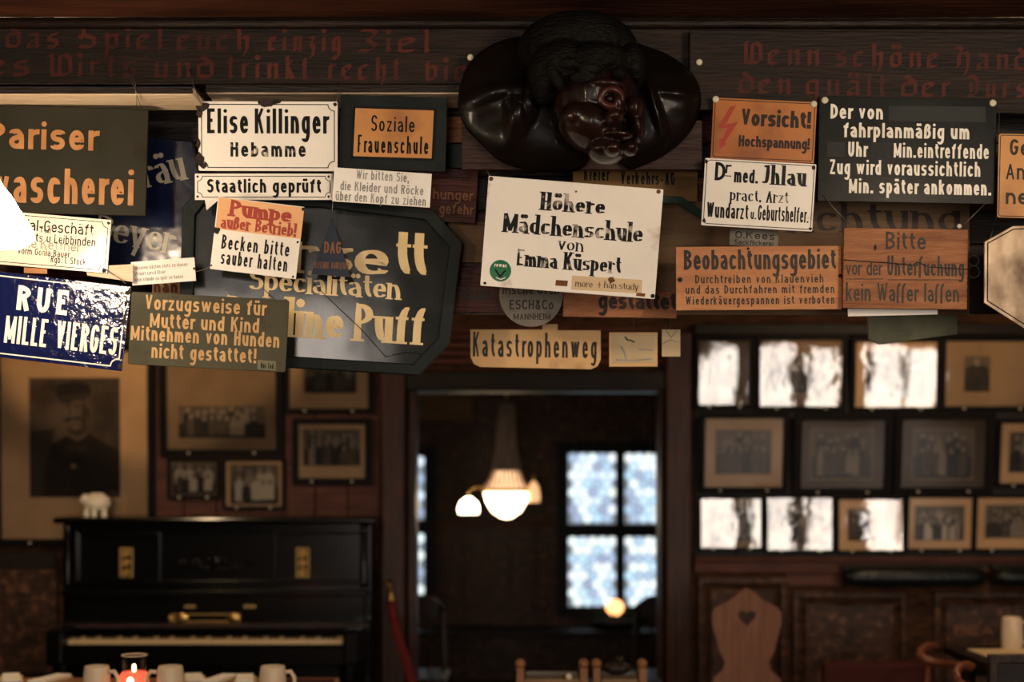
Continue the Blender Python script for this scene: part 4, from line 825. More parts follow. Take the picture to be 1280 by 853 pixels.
for nx_, ny_ in ((874,78),(588,72)):
    mb = MB(); q = 4*S(3.57); p = P(nx_, ny_, 3.563); mb.lathe([(q,0),(q,-.003),(q*.6,-.005),(0,-.005)], p, 12, axis='Y'); mb.f=[f[::-1] for f in mb.f]; link('screw_cap', mb, M['screw'], beam)
# ================================================================== CARVED HEAD
hd = thing('carved_head', 'large dark carved wooden head with a wide flaring brim above the signs', 'carving', P(730, 210, 3.57))
def sculpt(name, ells, m, parent, vox=.005, sm=6):
    mb = MB()
    for e in ells:
        (px, py, Y), (rx_, ry_, rz_), rot = e; k = S(Y); mb.ell(P(px, py, Y), (rx_*k, ry_, rz_*k), 0, 20, 12, R(rot))
    o = link(name, mb, m, parent, world=True)
    md = o.modifiers.new('remesh', 'REMESH'); md.mode = 'VOXEL'; md.voxel_size = vox; md.use_smooth_shade = True
    if sm: ms = o.modifiers.new('smooth', 'SMOOTH'); ms.factor = .5; ms.iterations = sm
    return o
mb = MB(); a = [P(x, y, 3.565) for x, y in ((577,212),(878,212),(878,150),(577,150))]; mb.prism([(p[0], p[2]) for p in a], 3.565, 3.588); link('backboard', mb, M['plaque'], hd, world=True, bevel=.003)
def wing(pts, bumps, name):
    # brim as a curved sheet bulging towards the room, with ridges carved in it
    cxp = sum(p[0] for p in pts)/len(pts); cyp = sum(p[1] for p in pts)/len(pts); mb = MB(); n = len(pts)*4; rings = 22; vs = []
    sp = []
    for i in range(len(pts)):
        p0, p1, p2, p3 = (pts[(i+k) % len(pts)] for k in (-1, 0, 1, 2))
        for j in range(4):
            t = j/4; sp.append(tuple(.5*(2*p1[c] + (p2[c]-p0[c])*t + (2*p0[c]-5*p1[c]+4*p2[c]-p3[c])*t*t + (3*p1[c]-p0[c]-3*p2[c]+p3[c])*t**3) for c in (0, 1)))
    for j in range(rings+1):
        t = j/rings
        for (x, y) in sp:
            px = cxp + (x-cxp)*t; py = cyp + (y-cyp)*t; d = .055*(1-t**3)
            for (bx, by, rx_, ry_, rot, amp) in bumps:
                c_, s_ = math.cos(R(rot)), math.sin(R(rot)); u = ((px-bx)*c_ + (py-by)*s_)/rx_; v = (-(px-bx)*s_ + (py-by)*c_)/ry_; d += amp*math.exp(-(u*u+v*v))
            vs.append(P(px, py, 3.545-d))
    fs = [(j*n+i, (j+1)*n+i, (j+1)*n+(i+1) % n, j*n+(i+1) % n) for j in range(rings) for i in range(n)]
    mb.add(vs, fs, 0, True)
    o = link(name, mb, M['carved'], hd, world=True); so = o.modifiers.new('solid', 'SOLIDIFY'); so.thickness = .010; so.offset = 1
wing([(576,128),(584,156),(606,180),(634,202),(680,211),(730,206),(738,150),(715,90),(690,56),(650,50),(612,62),(586,88)],
     [(600,122,34,5,-18,.016),(642,112,40,6,-6,.014),(646,140,9,30,4,.045),(662,126,7,22,6,.035),(612,150,22,16,0,-.012)], 'brim')
wing([(780,60),(820,62),(850,78),(872,102),(876,132),(866,160),(845,184),(812,204),(780,208),(765,150)],
     [(818,130,5,40,-16,.028),(848,116,36,6,6,.014),(846,150,20,18,0,-.012)], 'brim')
sculpt('hair', [((722,62,3.50),(76,.12,46),0),((704,88,3.44),(46,.10,36),-14),((745,82,3.42),(46,.10,26),0),((684,104,3.43),(18,.07,28),20),((790,84,3.44),(18,.08,28),-10),
  ((712,80,3.35),(16,.02,8),0),((738,86,3.34),(16,.02,8),10),((756,76,3.34),(16,.02,8),-10),((728,98,3.345),(17,.02,8),6),((774,92,3.335),(10,.024,9),0),((694,96,3.355),(8,.024,20),-30)], M['carvedgrey'], hd, .004, 4)
sculpt('face', [((745,125,3.45),(54,.115,52),0),((738,160,3.42),(42,.10,30),22),((757,190,3.385),(24,.065,15),6),((722,148,3.385),(22,.06,18),10),
  ((768,148,3.315),(12,.05,11),0),((772,130,3.35),(9,.04,18),-8),((758,106,3.355),(24,.03,7),4),((792,138,3.37),(12,.05,18),0),
  ((772,169,3.34),(20,.03,5),4),((766,186,3.325),(11,.032,9),0),((788,186,3.33),(10,.032,9),0),((795,158,3.38),(9,.05,22),-12)], M['carvedred'], hd, .0035, 5)
mb = MB(); mb.tube([P(764+13*math.cos(R(a)), 122+11*math.sin(R(a)), 3.325) for a in range(0,360,15)], .009, 8, closed=True); er = link('eye', mb, M['redpaint'], hd, world=True)
mb = MB(); mb.ell(P(762,124,3.335), (6*S(3.33),.012,6*S(3.33)), 0, 14, 8); link('pupil', mb, M['carved'], er, world=True)
mb = MB(); mb.ell(P(790,134,3.318), (4*S(3.33),.008,4*S(3.33)), 0, 14, 8); link('eye', mb, M['redpaint'], hd, world=True)
# ================================================================== FRAMED PICTURES
def figures(mb, X0, X1, Z0, Z1, y, seed, rows, cols, mids=(1, 1, 2), head=2, white=0):
    rnd = random.Random(seed); W_, H_ = X1-X0, Z1-Z0; k = 0
    mb.face([(X0,y,Z0),(X1,y,Z0),(X1,y,Z1),(X0,y,Z1)], 4); y -= .0002
    mb.face([(X0,y,Z0),(X1,y,Z0),(X1,y,Z0+H_*.45),(X0,y,Z0+H_*.45)], 0)
    for r_ in range(rows):
        n = cols + r_ % 2
        for i in range(n):
            k += 1; yy = y - .0003 - k*6e-6
            cx_ = X0 + W_*(.08 + .84*(i+.5)/n) + rnd.uniform(-.02,.02)*W_; base = Z0 + H_*(.50 - r_*.42/rows); hh_ = H_*(.30 + .1*rnd.random()); ww = W_/n*.46
            mi = 3 if rnd.random() < white else rnd.choice(mids)*(1 if rnd.random() > .35 else 0)
            x0_, x1_, zt = cx_-ww, cx_+ww, base+hh_*(.55+.4*rnd.random()); z0_ = max(Z0, base-hh_*.6)
            x0_ = max(x0_, X0); x1_ = min(x1_, X1)
            mb.face([(x0_,yy,z0_),(x1_,yy,z0_),(x1_,yy,zt-hh_*.25),(cx_+ww*.5,yy,zt),(cx_-ww*.5,yy,zt),(x0_,yy,zt-hh_*.25)], mi)
            hr = min(ww*.55, hh_*.24); mb.face([(cx_+hr*math.cos(a*.785), yy-.0001, zt+hr*1.05+hr*1.25*math.sin(a*.785)) for a in range(8)], head)
PH = None
def framed(label, inner, fw, matm, photo=None, seed=1, rows=2, cols=5, Y=FW-.012, tilt=0.0, yaw=0.0, group=None, kind='group', white=0, glass=True, depth=.022, thing_name='framed_photograph', cat='picture', framem='frameb'):
    global PH
    PH = [M['ph0'], M['ph1'], M['ph2'], M['ph3'], M['phb']]
    x0, y0, x1, y1 = inner; cx_, cy_ = (x0+x1)/2, (y0+y1)/2; k = S(Y)
    t = thing(thing_name, label, cat, P(cx_, y1+fw, Y-.004), group, (R(tilt), 0, R(yaw)))
    H_ = (y1+fw-cy_)*k; X, Z = (x1-x0)/2*k, (y1-y0)/2*k; f_ = fw*k
    def q(px, py): return ((px-cx_)*k, (cy_-py)*k + H_)
    mb = MB(); mb.ring([(-X-f_, H_-Z-f_),(X+f_, H_-Z-f_),(X+f_, H_+Z+f_),(-X-f_, H_+Z+f_)], [(-X,H_-Z),(X,H_-Z),(X,H_+Z),(-X,H_+Z)], -depth, 0); link('frame', mb, M[framem], t, bevel=.003)
    mb = MB(); mb.face([(-X,-.003,H_-Z),(X,-.003,H_-Z),(X,-.003,H_+Z),(-X,-.003,H_+Z)]); link('mat_board', mb, M[matm], t)
    if photo:
        a = q(photo[0], photo[3]); b = q(photo[2], photo[1]); mb = MB()
        if kind == 'group': figures(mb, a[0], b[0], a[1], b[1], -.0036, seed, rows, cols, white=white)
        else: mb.face([(a[0],-.0036,a[1]),(b[0],-.0036,a[1]),(b[0],-.0036,b[1]),(a[0],-.0036,b[1])], 4)
        link('photograph', mb, PH, t)
        e = (b[0]-a[0])*.02; mb = MB(); mb.ring([(a[0]-e,a[1]-e),(b[0]+e,a[1]-e),(b[0]+e,b[1]+e),(a[0]-e,b[1]+e)], [a,(b[0],a[1]),b,(a[0],b[1])], -.0045, -.0036); link('print_edge', mb, M['matt'], t)
    if glass:
        mb = MB(); mb.face([(-X,-.010,H_-Z),(X,-.010,H_-Z),(X,-.010,H_+Z),(-X,-.010,H_+Z)]); link('glass', mb, M['glass'], t)
    # two small nails under the frame
    mb = MB()
    for sx in (-.6, .6): mb.lathe([(.006,0),(.006,-.01),(0,-.013)], (sx*X, -depth, H_-Z-f_*.5), 8, axis='Y')
    mb.f = [f[::-1] for f in mb.f]; link('nail', mb, M['screw'], t)
    return t, q, k
# right wall, top row (tilted forward), middle row, bottom row
TOP, MID, BOT = 4.35, 7.0, -0.7
framed('narrow brown photograph reflecting white daylight, first of the top row', (873,427,936,506), 6, 'matt', (884,440,926,494), 11, 2, 3, tilt=TOP)
framed('photograph on brown mat with three bright vertical reflections, second of the top row', (949,426,1051,508), 6, 'matt', (966,444,1034,492), 12, 2, 5, tilt=TOP)
framed('picture almost wholly washed out by reflected daylight, below the green board', (1068,428,1169,509), 6, 'matb', (1082,440,1155,497), 13, 2, 5, tilt=TOP)
framed('dark portrait print on grey-green mat, last of the top row by the frame edge', (1180,427,1296,508), 6, 'matt', (1204,446,1236,490), 14, 1, 1, tilt=TOP)
framed('beige matted group photograph, first of the middle row', (880,523,977,609), 7, 'matb', (894,538,962,592), 15, 3, 6, tilt=MID)
framed('grey-brown matted group photograph in a broad black frame, left of two alike', (1000,526,1103,610), 10, 'matg', (1013,537,1088,598), 16, 2, 6, tilt=MID)
framed('grey-brown matted group photograph in a broad black frame, right of two alike', (1125,525,1229,609), 10, 'matg', (1140,537,1213,598), 17, 2, 6, tilt=MID)
framed('cream matted photograph cut by the right edge in the middle row', (1248,529,1330,604), 5, 'matc', (1260,541,1318,590), 18, 3, 5, tilt=MID)
framed('small brown photograph with pale figures and glare, first of the bottom row', (876,624,951,685), 3, 'matt', (888,634,942,676), 19, 2, 4, tilt=BOT)
framed('small photograph mostly white with reflected window, second of the bottom row', (959,623,1040,688), 3, 'matg', (970,632,1030,680), 20, 2, 4, tilt=BOT)
framed('orange matted picture with an upright print and right half glare, third of the bottom row', (1048,625,1128,688), 3, 'matc', (1060,637,1090,676), 21, 2, 2, tilt=BOT)
framed('cream matted crowd photograph, fourth of the bottom row', (1134,622,1213,686), 3, 'matc', (1143,633,1203,675), 22, 4, 8, tilt=5.5, white=.2)
framed('cream matted landscape group photograph, last of the bottom row', (1219,622,1312,686), 3, 'matc', (1231,632,1300,672), 23, 3, 7, tilt=5.5)
# left wall
framed('large pale brown engraving of a crowd scene above the piano', (210,440,346,562), 9, 'matt', (224,508,332,548), 31, 2, 9, tilt=3)
framed('small dark photograph with bright figures, lower left above the piano', (214,577,272,620), 4, 'ph0', (216,579,270,618), 32, 2, 4, white=.6, tilt=1)
framed('small orange bordered photograph with white clad figures beside the dark one', (283,577,353,633), 4, 'matc', (289,582,348,630), 33, 2, 4, white=.7, tilt=1)
framed('beige matted photograph with dark red group print under the octagonal sign', (362,440,461,511), 6, 'matb', (381,450,445,491), 34, 2, 6, tilt=2)
framed('small beige photograph in a thick black frame right above the piano', (374,531,457,598), 8, 'matb', (380,538,450,582), 35, 3, 6, tilt=2)
# large portrait
t, q, k = framed('large portrait of a uniformed man with cap and moustache in beige mat', (3,440,186,674), 9, 'matb', None, tilt=1.2, thing_name='framed_portrait', cat='portrait')
pm = [M['sky_p'], M['coat'], M['skin_p'], M['shade_p'], M['ph0'], M['dullbrass']]; mb = MB(); lay = [0]
def pf(pts, mi, sm_=True):
    lay[0] += 1; pp = [q(*p) for p in pts]; y = -.0034 - lay[0]*.00005; a = [(p[0], y, p[1]) for p in pp]
    if sum(pp[i-1][0]*pp[i][1]-pp[i][0]*pp[i-1][1] for i in range(len(pp))) < 0: a = a[::-1]
    mb.face(a, mi)
def el(cx_, cy_, rx_, ry_, mi, a0=0, a1=360): pf([(cx_+rx_*math.cos(R(a)), cy_+ry_*math.sin(R(a))) for a in range(a0, a1, 15)], mi)
pf([(38,473),(151,473),(151,622),(38,622)], 0); pf([(38,540),(70,536),(62,580),(52,622),(38,622)], 3)
pf([(54,622),(58,580),(66,556),(86,544),(112,542),(136,556),(151,566),(151,622)], 1)
pf([(86,532),(108,532),(110,546),(98,552),(86,546)], 3); pf([(86,540),(99,547),(110,540),(110,545),(98,552),(86,546)], 2)
el(95, 517, 14, 21, 2); pf([(103,500),(110,512),(108,530),(102,538),(104,520)], 3); el(110, 516, 3, 6, 3)
pf([(70,487),(76,480),(96,477),(112,481),(116,490),(108,500),(82,501),(72,495)], 1); pf([(75,496),(84,500),(92,501),(90,505),(80,505),(75,502)], 4); pf([(78,494),(110,492),(110,498),(78,500)], 3)
pf([(80,526),(86,521),(93,522),(100,521),(106,526),(100,526),(92,525),(84,528)], 4); pf([(82,508),(90,507),(90,510),(82,510)], 3); pf([(95,507),(102,508),(102,510),(95,510)], 3); pf([(88,510),(91,518),(87,519)], 3)
el(93, 583, 6, 5, 3); el(93, 583, 2.6, 2.4, 5); el(90, 560, 7, 3, 3); el(104, 562, 6, 4, 3)
for yy_ in (568, 598, 610): el(86, yy_, 1.4, 1.4, 3)
link('photograph', mb, pm, t)
# ================================================================== PIANO
Yp = 6.62      # front face of the upper panel
def pz(py, Y=Yp): return EYE+(HZ-py)*Y/F
def pxx(px, Y=Yp): return (px-640)*Y/F
piano = thing('upright_piano', 'black upright piano with brass candle plates under the pictures', 'piano', ((pxx(75)+pxx(466))/2, Yp+.1, 0))
def pp(name, mb, m, par=piano, bevel=.004): return link(name, mb, M[m], par, world=True, bevel=bevel)
xL, xR = pxx(76), pxx(464); ztop = pz(647)
mb = MB(); mb.box(xL, xR, Yp+.03, 6.83, .02, ztop-.03); pp('case', mb, 'pblack')
mb = MB(); mb.box(pxx(69), pxx(471), Yp-.04, 6.84, ztop-.028, ztop); pp('lid', mb, 'pblack', bevel=.01)
def pframe(px0, py0, px1, py1, b, d=.02):
    mb = MB(); a, b2, c, e = pxx(px0), pz(py1), pxx(px1), pz(py0); w_ = b*S(Yp)
    mb.ring([(a,b2),(c,b2),(c,e),(a,e)], [(a+w_,b2+w_),(c-w_,b2+w_),(c-w_,e-w_),(a+w_,e-w_)], Yp-d+.03, Yp+.03); return mb
pp('upper_panel', pframe(90, 660, 458, 732, 6), 'pblack'); pp('panel_frame', pframe(96, 666, 200, 728, 3, .026), 'pblack'); pp('panel_frame', pframe(340, 666, 452, 728, 3, .026), 'pblack')
for px0 in (82, 452):
    mb = MB(); mb.tube([(pxx(px0+3), Yp+.0, pz(z_)) for z_ in (735, 728, 700, 666, 656)], [.022,.016,.014,.016,.022], 12); pp('column', mb, 'pblack', bevel=0)
mb = MB(); mb.box(pxx(80), pxx(461), Yp-.05, Yp+.03, pz(745), pz(737)); pp('music_shelf', mb, 'pblack', bevel=.008)
mb = MB(); mb.box(pxx(88), pxx(456), Yp-.02, Yp+.03, pz(784), pz(745)); pp('fallboard', mb, 'pblack')
mb = MB(); mb.box(pxx(66,6.55), pxx(462,6.55), 6.53, 6.60, pz(786,6.55), pz(780,6.55)); pp('fallboard_edge', mb, 'black_wood_v', bevel=.006)
rnd = random.Random(5); mb = MB()                                     # carved ornament
for sgn in (-1, 1):
    for j, (r0, turns) in enumerate(((13, 1.1), (9, 1.2), (7, .9))):
        cx_ = 269 + sgn*(10+j*17); pts = []
        for i in range(14):
            a = i/13*turns*6.28 + j; rr = r0*(1-i/15); pts.append((pxx(cx_+sgn*rr*math.cos(a)), Yp+.018, pz(704 + rr*.8*math.sin(a))))
        mb.tube(pts, .006, 6)
mb.ell((pxx(269), Yp+.018, pz(702)), (.02,.014,.03)); pp('carved_ornament', mb, 'pblack', bevel=0)
for cx_ in (157, 378):
    k_ = S(Yp); mb = MB(); X, Z = pxx(cx_), pz(704)
    mb.ring([(X-.032,Z-.070),(X+.032,Z-.070),(X+.032,Z+.070),(X-.032,Z+.070)], [(X-.022,Z-.060),(X+.022,Z-.060),(X+.022,Z+.060),(X-.022,Z+.060)], Yp+.006, Yp+.016); cp = pp('candle_plate', mb, 'dullbrass', bevel=.004)
    for dz in (.042, 0, -.042):
        mb = MB(); mb.tube([(X+.018*math.cos(R(a)), Yp+.004, Z+dz+.014*math.sin(R(a))) for a in range(0,360,30)], .0045, 6, closed=True); mb.ell((X, Yp+.004, Z+dz), (.011,.009,.011), n=8, m=6); link('scroll', mb, M['brass'], cp, world=True)
mb = MB(); X, Z = pxx(259), pz(772)
mb.ring([(X-.16,Z-.02),(X+.16,Z-.02),(X+.16,Z+.02),(X-.16,Z+.02)], [(X-.14,Z-.012),(X+.14,Z-.012),(X+.14,Z+.012),(X-.14,Z+.012)], Yp-.030, Yp-.02); 
for dx in (-.11, .13): mb.ell((X+dx, Yp-.03, Z), (.032,.008,.024), n=16, m=8)
mb.ell((X-.165, Yp-.03, Z-.004), (.014,.01,.02), n=10, m=6); pp('music_clip', mb, 'brass', bevel=0)
mb = MB(); mb.box(pxx(232), pxx(246), Yp-.024, Yp-.02, pz(760), pz(756)); mb.box(pxx(306), pxx(321), Yp-.024, Yp-.02, pz(760), pz(756)); pp('maker_plate', mb, 'dullbrass', bevel=0)
Yk = 6.36      # front of the keys
def kx(px): return (px-640)*Yk/F
kz = EYE+(HZ-800.5)*Yk/F; k0, k1 = kx(85), kx(428); kw = (k1-k0)/52
mb = MB(); mb.box(k0-.075, k1+.075, Yk-.05, Yp+.03, kz-.11, kz-.026); pp('keybed', mb, 'pblack', bevel=.006)
mb = MB(); mb.box(k0-.005, k1+.005, Yk-.045, Yk-.008, kz-.027, kz-.016); pp('key_slip', mb, 'pblack', bevel=.004)
for a, b in ((k0-.085, k0-.006), (k1+.006, k1+.085)):
    mb = MB(); mb.prism([(a,kz-.11),(b,kz-.11),(b,kz+.05),(a,kz+.05)], Yk-.055, Yp+.03); pp('cheek', mb, 'pblack', bevel=.014)
mb = MB(); mb.box(0, kw-.0012, 0, .15, -.020, 0); wm = mb.mesh('white_key', [M['ivory']])
mb = MB(); mb.box(0, .011, .05, .15, 0, .012); bm_ = mb.mesh('black_key', [M['ebony']])
for i in range(52):
    o = bpy.data.objects.new('white_key', wm); C.objects.link(o); o.parent = piano; o.location = Vector((k0+i*kw, Yk, kz)) - piano.location
    if (i+5) % 7 not in (2, 6) and i < 51:
        o = bpy.data.objects.new('black_key', bm_); C.objects.link(o); o.parent = piano; o.location = Vector((k0+(i+1)*kw-.0055, Yk, kz)) - piano.location
for a in (k0-.06, k1+.0):
    mb = MB(); mb.lathe([(.03,0),(.045,.05),(.028,.12),(.05,.35),(.03,.52),(.045,.56),(.045,kz-.11)], (a+.03, Yk+.02, 0), 16); pp('leg', mb, 'pblack', bevel=0)
mb = MB(); mb.box(xL, xR, Yp-.02, Yp+.03, .06, kz-.11); pp('lower_panel', mb, 'pblack')
# white ceramic animal on the lid
fz0 = ztop; sh = thing('ceramic_sheep', 'small white ceramic woolly figurine standing on the piano lid', 'figurine', (pxx(121, 6.72), 6.72, fz0))
mb = MB(); K = S(6.72); bx = pxx(121, 6.72)
mb.ell((bx, 6.72, fz0+.066), (17*K, .045, 12*K), n=24, m=14, bump=lambda a, t_: 1+.09*math.sin(6*a)*math.sin(5*t_)); link('body', mb, M['porcelain'], sh, world=True)
mb = MB(); mb.ell((bx-13*K, 6.705, fz0+.085), (6*K, .022, 6*K), n=14, m=10); mb.ell((bx-17*K, 6.70, fz0+.075), (3*K, .012, 3*K), n=10, m=6); link('head', mb, M['porcelain'], sh, world=True)
for dx, dy in ((-11,-.02),(-1,-.03),(11,-.02),(6,.02)):
    mb = MB(); mb.lathe([(3.4*K,0),(3.8*K,.010),(3*K,.020),(2.6*K,.04)], (bx+dx*K, 6.72+dy, fz0), 12); link('foot', mb, M['porcelain'], sh, world=True)
# red rope on its brass hook
rp_ = thing('barrier_rope', 'twisted dark red rope hanging from a brass hook on the left door post', 'rope', P(488, 745, 6.78))
mb = MB(); pts = [P(488, 752, 6.76), P(492, 775, 6.72), P(499, 800, 6.66), P(508, 826, 6.60), P(516, 856, 6.52), P(524, 900, 6.42), P(540, 960, 6.25), P(572, 1000, 6.0)]
fine = []
for a, b in zip(pts, pts[1:]): fine += [tuple(Vector(a).lerp(Vector(b), t_/6)) for t_ in range(6)]
for st in range(3):
    tw = []
    for i, p in enumerate(fine):
        a = i*.8 + st*2.094; tw.append((p[0]+.011*math.cos(a), p[1]+.011*math.sin(a), p[2]))
    mb.tube(tw, .014, 7)
link('rope', mb, M['rope'], rp_, world=True)
mb = MB(); e = P(488, 745, 6.76); mb.lathe([(.010,-.06),(.017,-.05),(.017,-.01),(.011,0),(.012,.02),(0,.026)], e, 14); link('end_cap', mb, M['brass'], rp_, world=True)
mb = MB(); mb.tube([(e[0], 6.80, e[2]+.07), (e[0], 6.77, e[2]+.075), (e[0], 6.745, e[2]+.055), (e[0], 6.75, e[2]+.03), (e[0], 6.765, e[2]+.02)], .007, 8); mb.ell((e[0]-.012, 6.775, e[2]+.06), (.014,.014,.014), n=10, m=8); link('hook', mb, M['brass'], rp_, world=True)
# ================================================================== FAR ROOM THINGS
Yc = 8.9; kc = S(Yc); cx_ = (633-640)*kc
def cz(py): return EYE+(HZ-py)*kc
ch = thing('crystal_chandelier', 'crystal basket chandelier with a glowing bowl hanging in the far room', 'chandelier', (cx_, Yc, 2.66))
mb = MB(); mb.lathe([(.05,2.66),(.05,2.63),(.008,2.62),(.008,cz(500))], (cx_, Yc, 0), 10); link('stem', mb, M['dullbrass'], ch, world=True)
for i in range(24):
    a = 2*math.pi*i/24; mb = MB(); prof = [(9, 505), (10, 530), (12, 560), (16, 585), (22, 600), (29, 611)]
    mb.tube([(cx_+r_*kc*math.cos(a), Yc+r_*kc*math.sin(a), cz(y)) for r_, y in prof], [.006]*6, 5); link('crystal_strand', mb, M['chandup'], ch, world=True)
mb = MB(); mb.lathe([(8*kc,cz(508)),(9*kc,cz(530)),(11*kc,cz(560)),(15*kc,cz(585)),(20*kc,cz(600)),(27*kc,cz(611))], (cx_, Yc, 0), 24); link('crystal_sheath', mb, M['chandup'], ch, world=True)
mb = MB(); mb.lathe([(16.5*kc,cz(589)),(20.6*kc,cz(599)),(27.6*kc,cz(611))], (cx_, Yc, 0), 24, wob=lambda a, k_: 1+.03*math.sin(12*a)); link('crystal_skirt', mb, M['skirt'], ch, world=True)
mb = MB(); mb.tube([(cx_+30*kc*math.cos(R(a)), Yc+30*kc*math.sin(R(a)), cz(613)) for a in range(0,360,15)], .010, 8, closed=True); link('brass_ring', mb, M['brass'], ch, world=True)
mb = MB(); mb.lathe([(0,cz(649)),(8*kc,cz(647)),(18*kc,cz(640)),(25*kc,cz(628)),(28.5*kc,cz(616))], (cx_, Yc, 0), 24, wob=lambda a, k_: 1+.02*math.sin(12*a)); link('glass_bowl', mb, M['chand'], ch, world=True)
for sx, sy in ((-47, 622), (34, 602)):
    X = cx_+sx*kc; mb = MB(); d = -1 if sx < 0 else 1
    mb.tube([(cx_+d*28*kc, Yc, cz(614)), (cx_+d*36*kc if sx < 0 else cx_+30*kc, Yc-.04, cz(608)), (X, Yc-.05, cz(sy-8)), (X, Yc-.05, cz(sy+2))], .006, 8); arm = link('arm', mb, M['brass'], ch, world=True)
    mb = MB(); h_ = 20 if sx < 0 else 26; r_ = 13 if sx < 0 else 8
    mb.lathe([(.25*r_*kc,cz(sy)),(.8*r_*kc,cz(sy+h_*.3)),(r_*kc,cz(sy+h_*.7)),(.92*r_*kc,cz(sy+h_))], (X, Yc-.05, 0), 20, wob=lambda a, k_: 1+.05*math.sin(8*a)); link('glass_shade', mb, M['shade2'] if sx < 0 else M['chand3'], arm, world=True)
for (nm, lab, px, py, Yq) in (('flower_bowl', 'dark clay bowl of greenery with a glowing orange globe on the far sill', 770, 783, 10.2),):
    K = S(Yq); X, Z = (px-640)*K, fz(782)
    t = thing(nm, lab, 'plant bowl', (X, Yq, Z)); mb = MB(); mb.lathe([(.10,0),(.15,.02),(.175,.06),(.16,.07),(.12,.05)], (X,Yq,Z), 20); link('bowl', mb, M['clay'], t, world=True)
    rnd = random.Random(8); mb = MB()
    for i in range(60):
        a = rnd.random()*6.28; r_ = .05+.12*rnd.random(); p = (X+r_*math.cos(a), Yq+r_*math.sin(a)*.8, Z+.06); h_ = .03+.06*rnd.random(); w_ = .015
        q1 = (p[0]+.04*math.cos(a), p[1], p[2]+h_); mb.face([p, (p[0]+w_, p[1], p[2]+h_*.5), q1, (p[0]-w_, p[1], p[2]+h_*.6)])
    link('leaves', mb, M['leaf'], t, world=True)['kind'] = 'stuff'
    mb = MB(); mb.ell((X-.01, Yq-.02, Z+.15), (.062,.062,.058)); link('glowing_globe', mb, M['warmball'], t, world=True)
# ================================================================== FRONT ROOM THINGS BELOW
def mug(name, label, px, pytop, Y, ztab, handle, r=.042, h=.115):
    X = (px-640)*Y/F; t = thing(name, label, 'mug', (X, Y, ztab))
    mb = MB(); mb.lathe([(r*.96,0),(r*1.04,.006),(r*1.06,h*.4),(r,h*.8),(r*.93,h*.97),(r*.90,h),(r*.84,h*.99),(r*.86,h*.5),(r*.86,.012),(0,.012)], (0,0,0), 28); link('body', mb, M['ceramic'], t)
    if handle:
        d = handle; mb = MB(); mb.tube([(d*r*.95,-.012,h*.84),(d*(r+.018),-.014,h*.86),(d*(r+.030),-.015,h*.70),(d*(r+.030),-.015,h*.42),(d*(r+.018),-.014,h*.24),(d*r,-.012,h*.22)], .007, 8); link('handle', mb, M['ceramic'], t)
    return t
ZT = .77
def table(label, x0, x1, y0, y1, z, m='tabletop'):
    t = thing('dining_table', label, 'table', ((x0+x1)/2, (y0+y1)/2, 0)); mb = MB(); mb.box(x0, x1, y0, y1, z-.035, z); link('tabletop', mb, M[m], t, world=True, bevel=.006)
    for ya in (y0+.06, y1-.085):
        mb = MB(); mb.box(x0+.08, x1-.08, ya, ya+.025, z-.12, z-.035); link('apron', mb, M['black_wood'], t, world=True)
    for a, b in ((x0+.08, y0+.08), (x1-.08, y0+.08), (x0+.08, y1-.08), (x1-.08, y1-.08)):
        mb = MB(); mb.lathe([(.022,0),(.028,.3),(.035,z-.13),(.035,z-.035)], (a, b, 0), 12); link('leg', mb, M['black_wood'], t, world=True)
    return t
table('wooden table with mugs and a candle in front of the piano', -1.98, -.62, 4.15, 5.12, ZT)
for px, d, lab in ((121, 1, 'cream stoneware mug left of the candle'), (213, -1, 'cream stoneware mug right of the candle with handle to the left'), (341, 1, 'cream stoneware mug alone at the right end of the table')):
    mug('beer_mug', lab, px, 833, 4.58, ZT, d).rotation_euler.z = R(0)
Y = 4.60; X = (168-640)*S(Y); cd = thing('candle_glass', 'glass candle lantern with a red glowing candle between two mugs', 'candle', (X, Y, ZT))
mb = MB(); mb.lathe([(.040,0),(.047,.03),(.046,.082),(.038,.094),(.0,.094)], (0,0,0), 24); link('red_holder', mb, M['wax'], cd)
mb = MB(); mb.lathe([(.037,.095),(.039,.12),(.040,.147)], (0,0,0), 24); mb.f = mb.f[:-2]; mb.m = mb.m[:-2]; mb.sm = mb.sm[:-2]; link('glass', mb, M['clear'], cd)
mb = MB(); mb.tube([(.040*math.cos(R(a)), .040*math.sin(R(a)), .147) for a in range(0,360,20)], .0018, 6, closed=True); link('rim', mb, M['screw'], cd)
mb = MB(); mb.ell((0,-.050,.068), (.010,.005,.014), n=10, m=8); mb.ell((0,-.004,.105), (.006,.006,.014), n=10, m=8); link('flame', mb, M['flame'], cd)['kind'] = 'stuff'
for i, (px, py, rot) in enumerate(((14,850,10),(62,851,-8),(243,850,8),(275,851,-6),(306,851,5))):
    Yq = .73*F/(py-HZ); 
    t = thing('paper_menu', ['folded cream menu card at the far left of the table', 'second cream card left of the first mug', 'cream card right of the second mug', 'cream card lying next to it', 'cream card left of the lone mug'][i], 'menu', ((px-640)*Yq/F, Yq, ZT+.0005), 'cards on the piano side table', (0,0,R(rot*2)))
    mb = MB(); mb.box(-.04,.04,-.09,.09,0,.002); link('card', mb, M['menu'], t)
    mb = MB(); mb.box(-.03,.03,-.09,.09,.002,.012); link('napkin', mb, M['paper'], t, bevel=.002)
mb = MB(); mb.box(-.085,.085,-.10,.10,0,.006); o = link('place_mat', mb, M['redcloth']); o.location = ((386-640)*S(5.0), 4.95, ZT+.0005); tag(o, 'dark red place mat right of the lone mug', 'place mat')
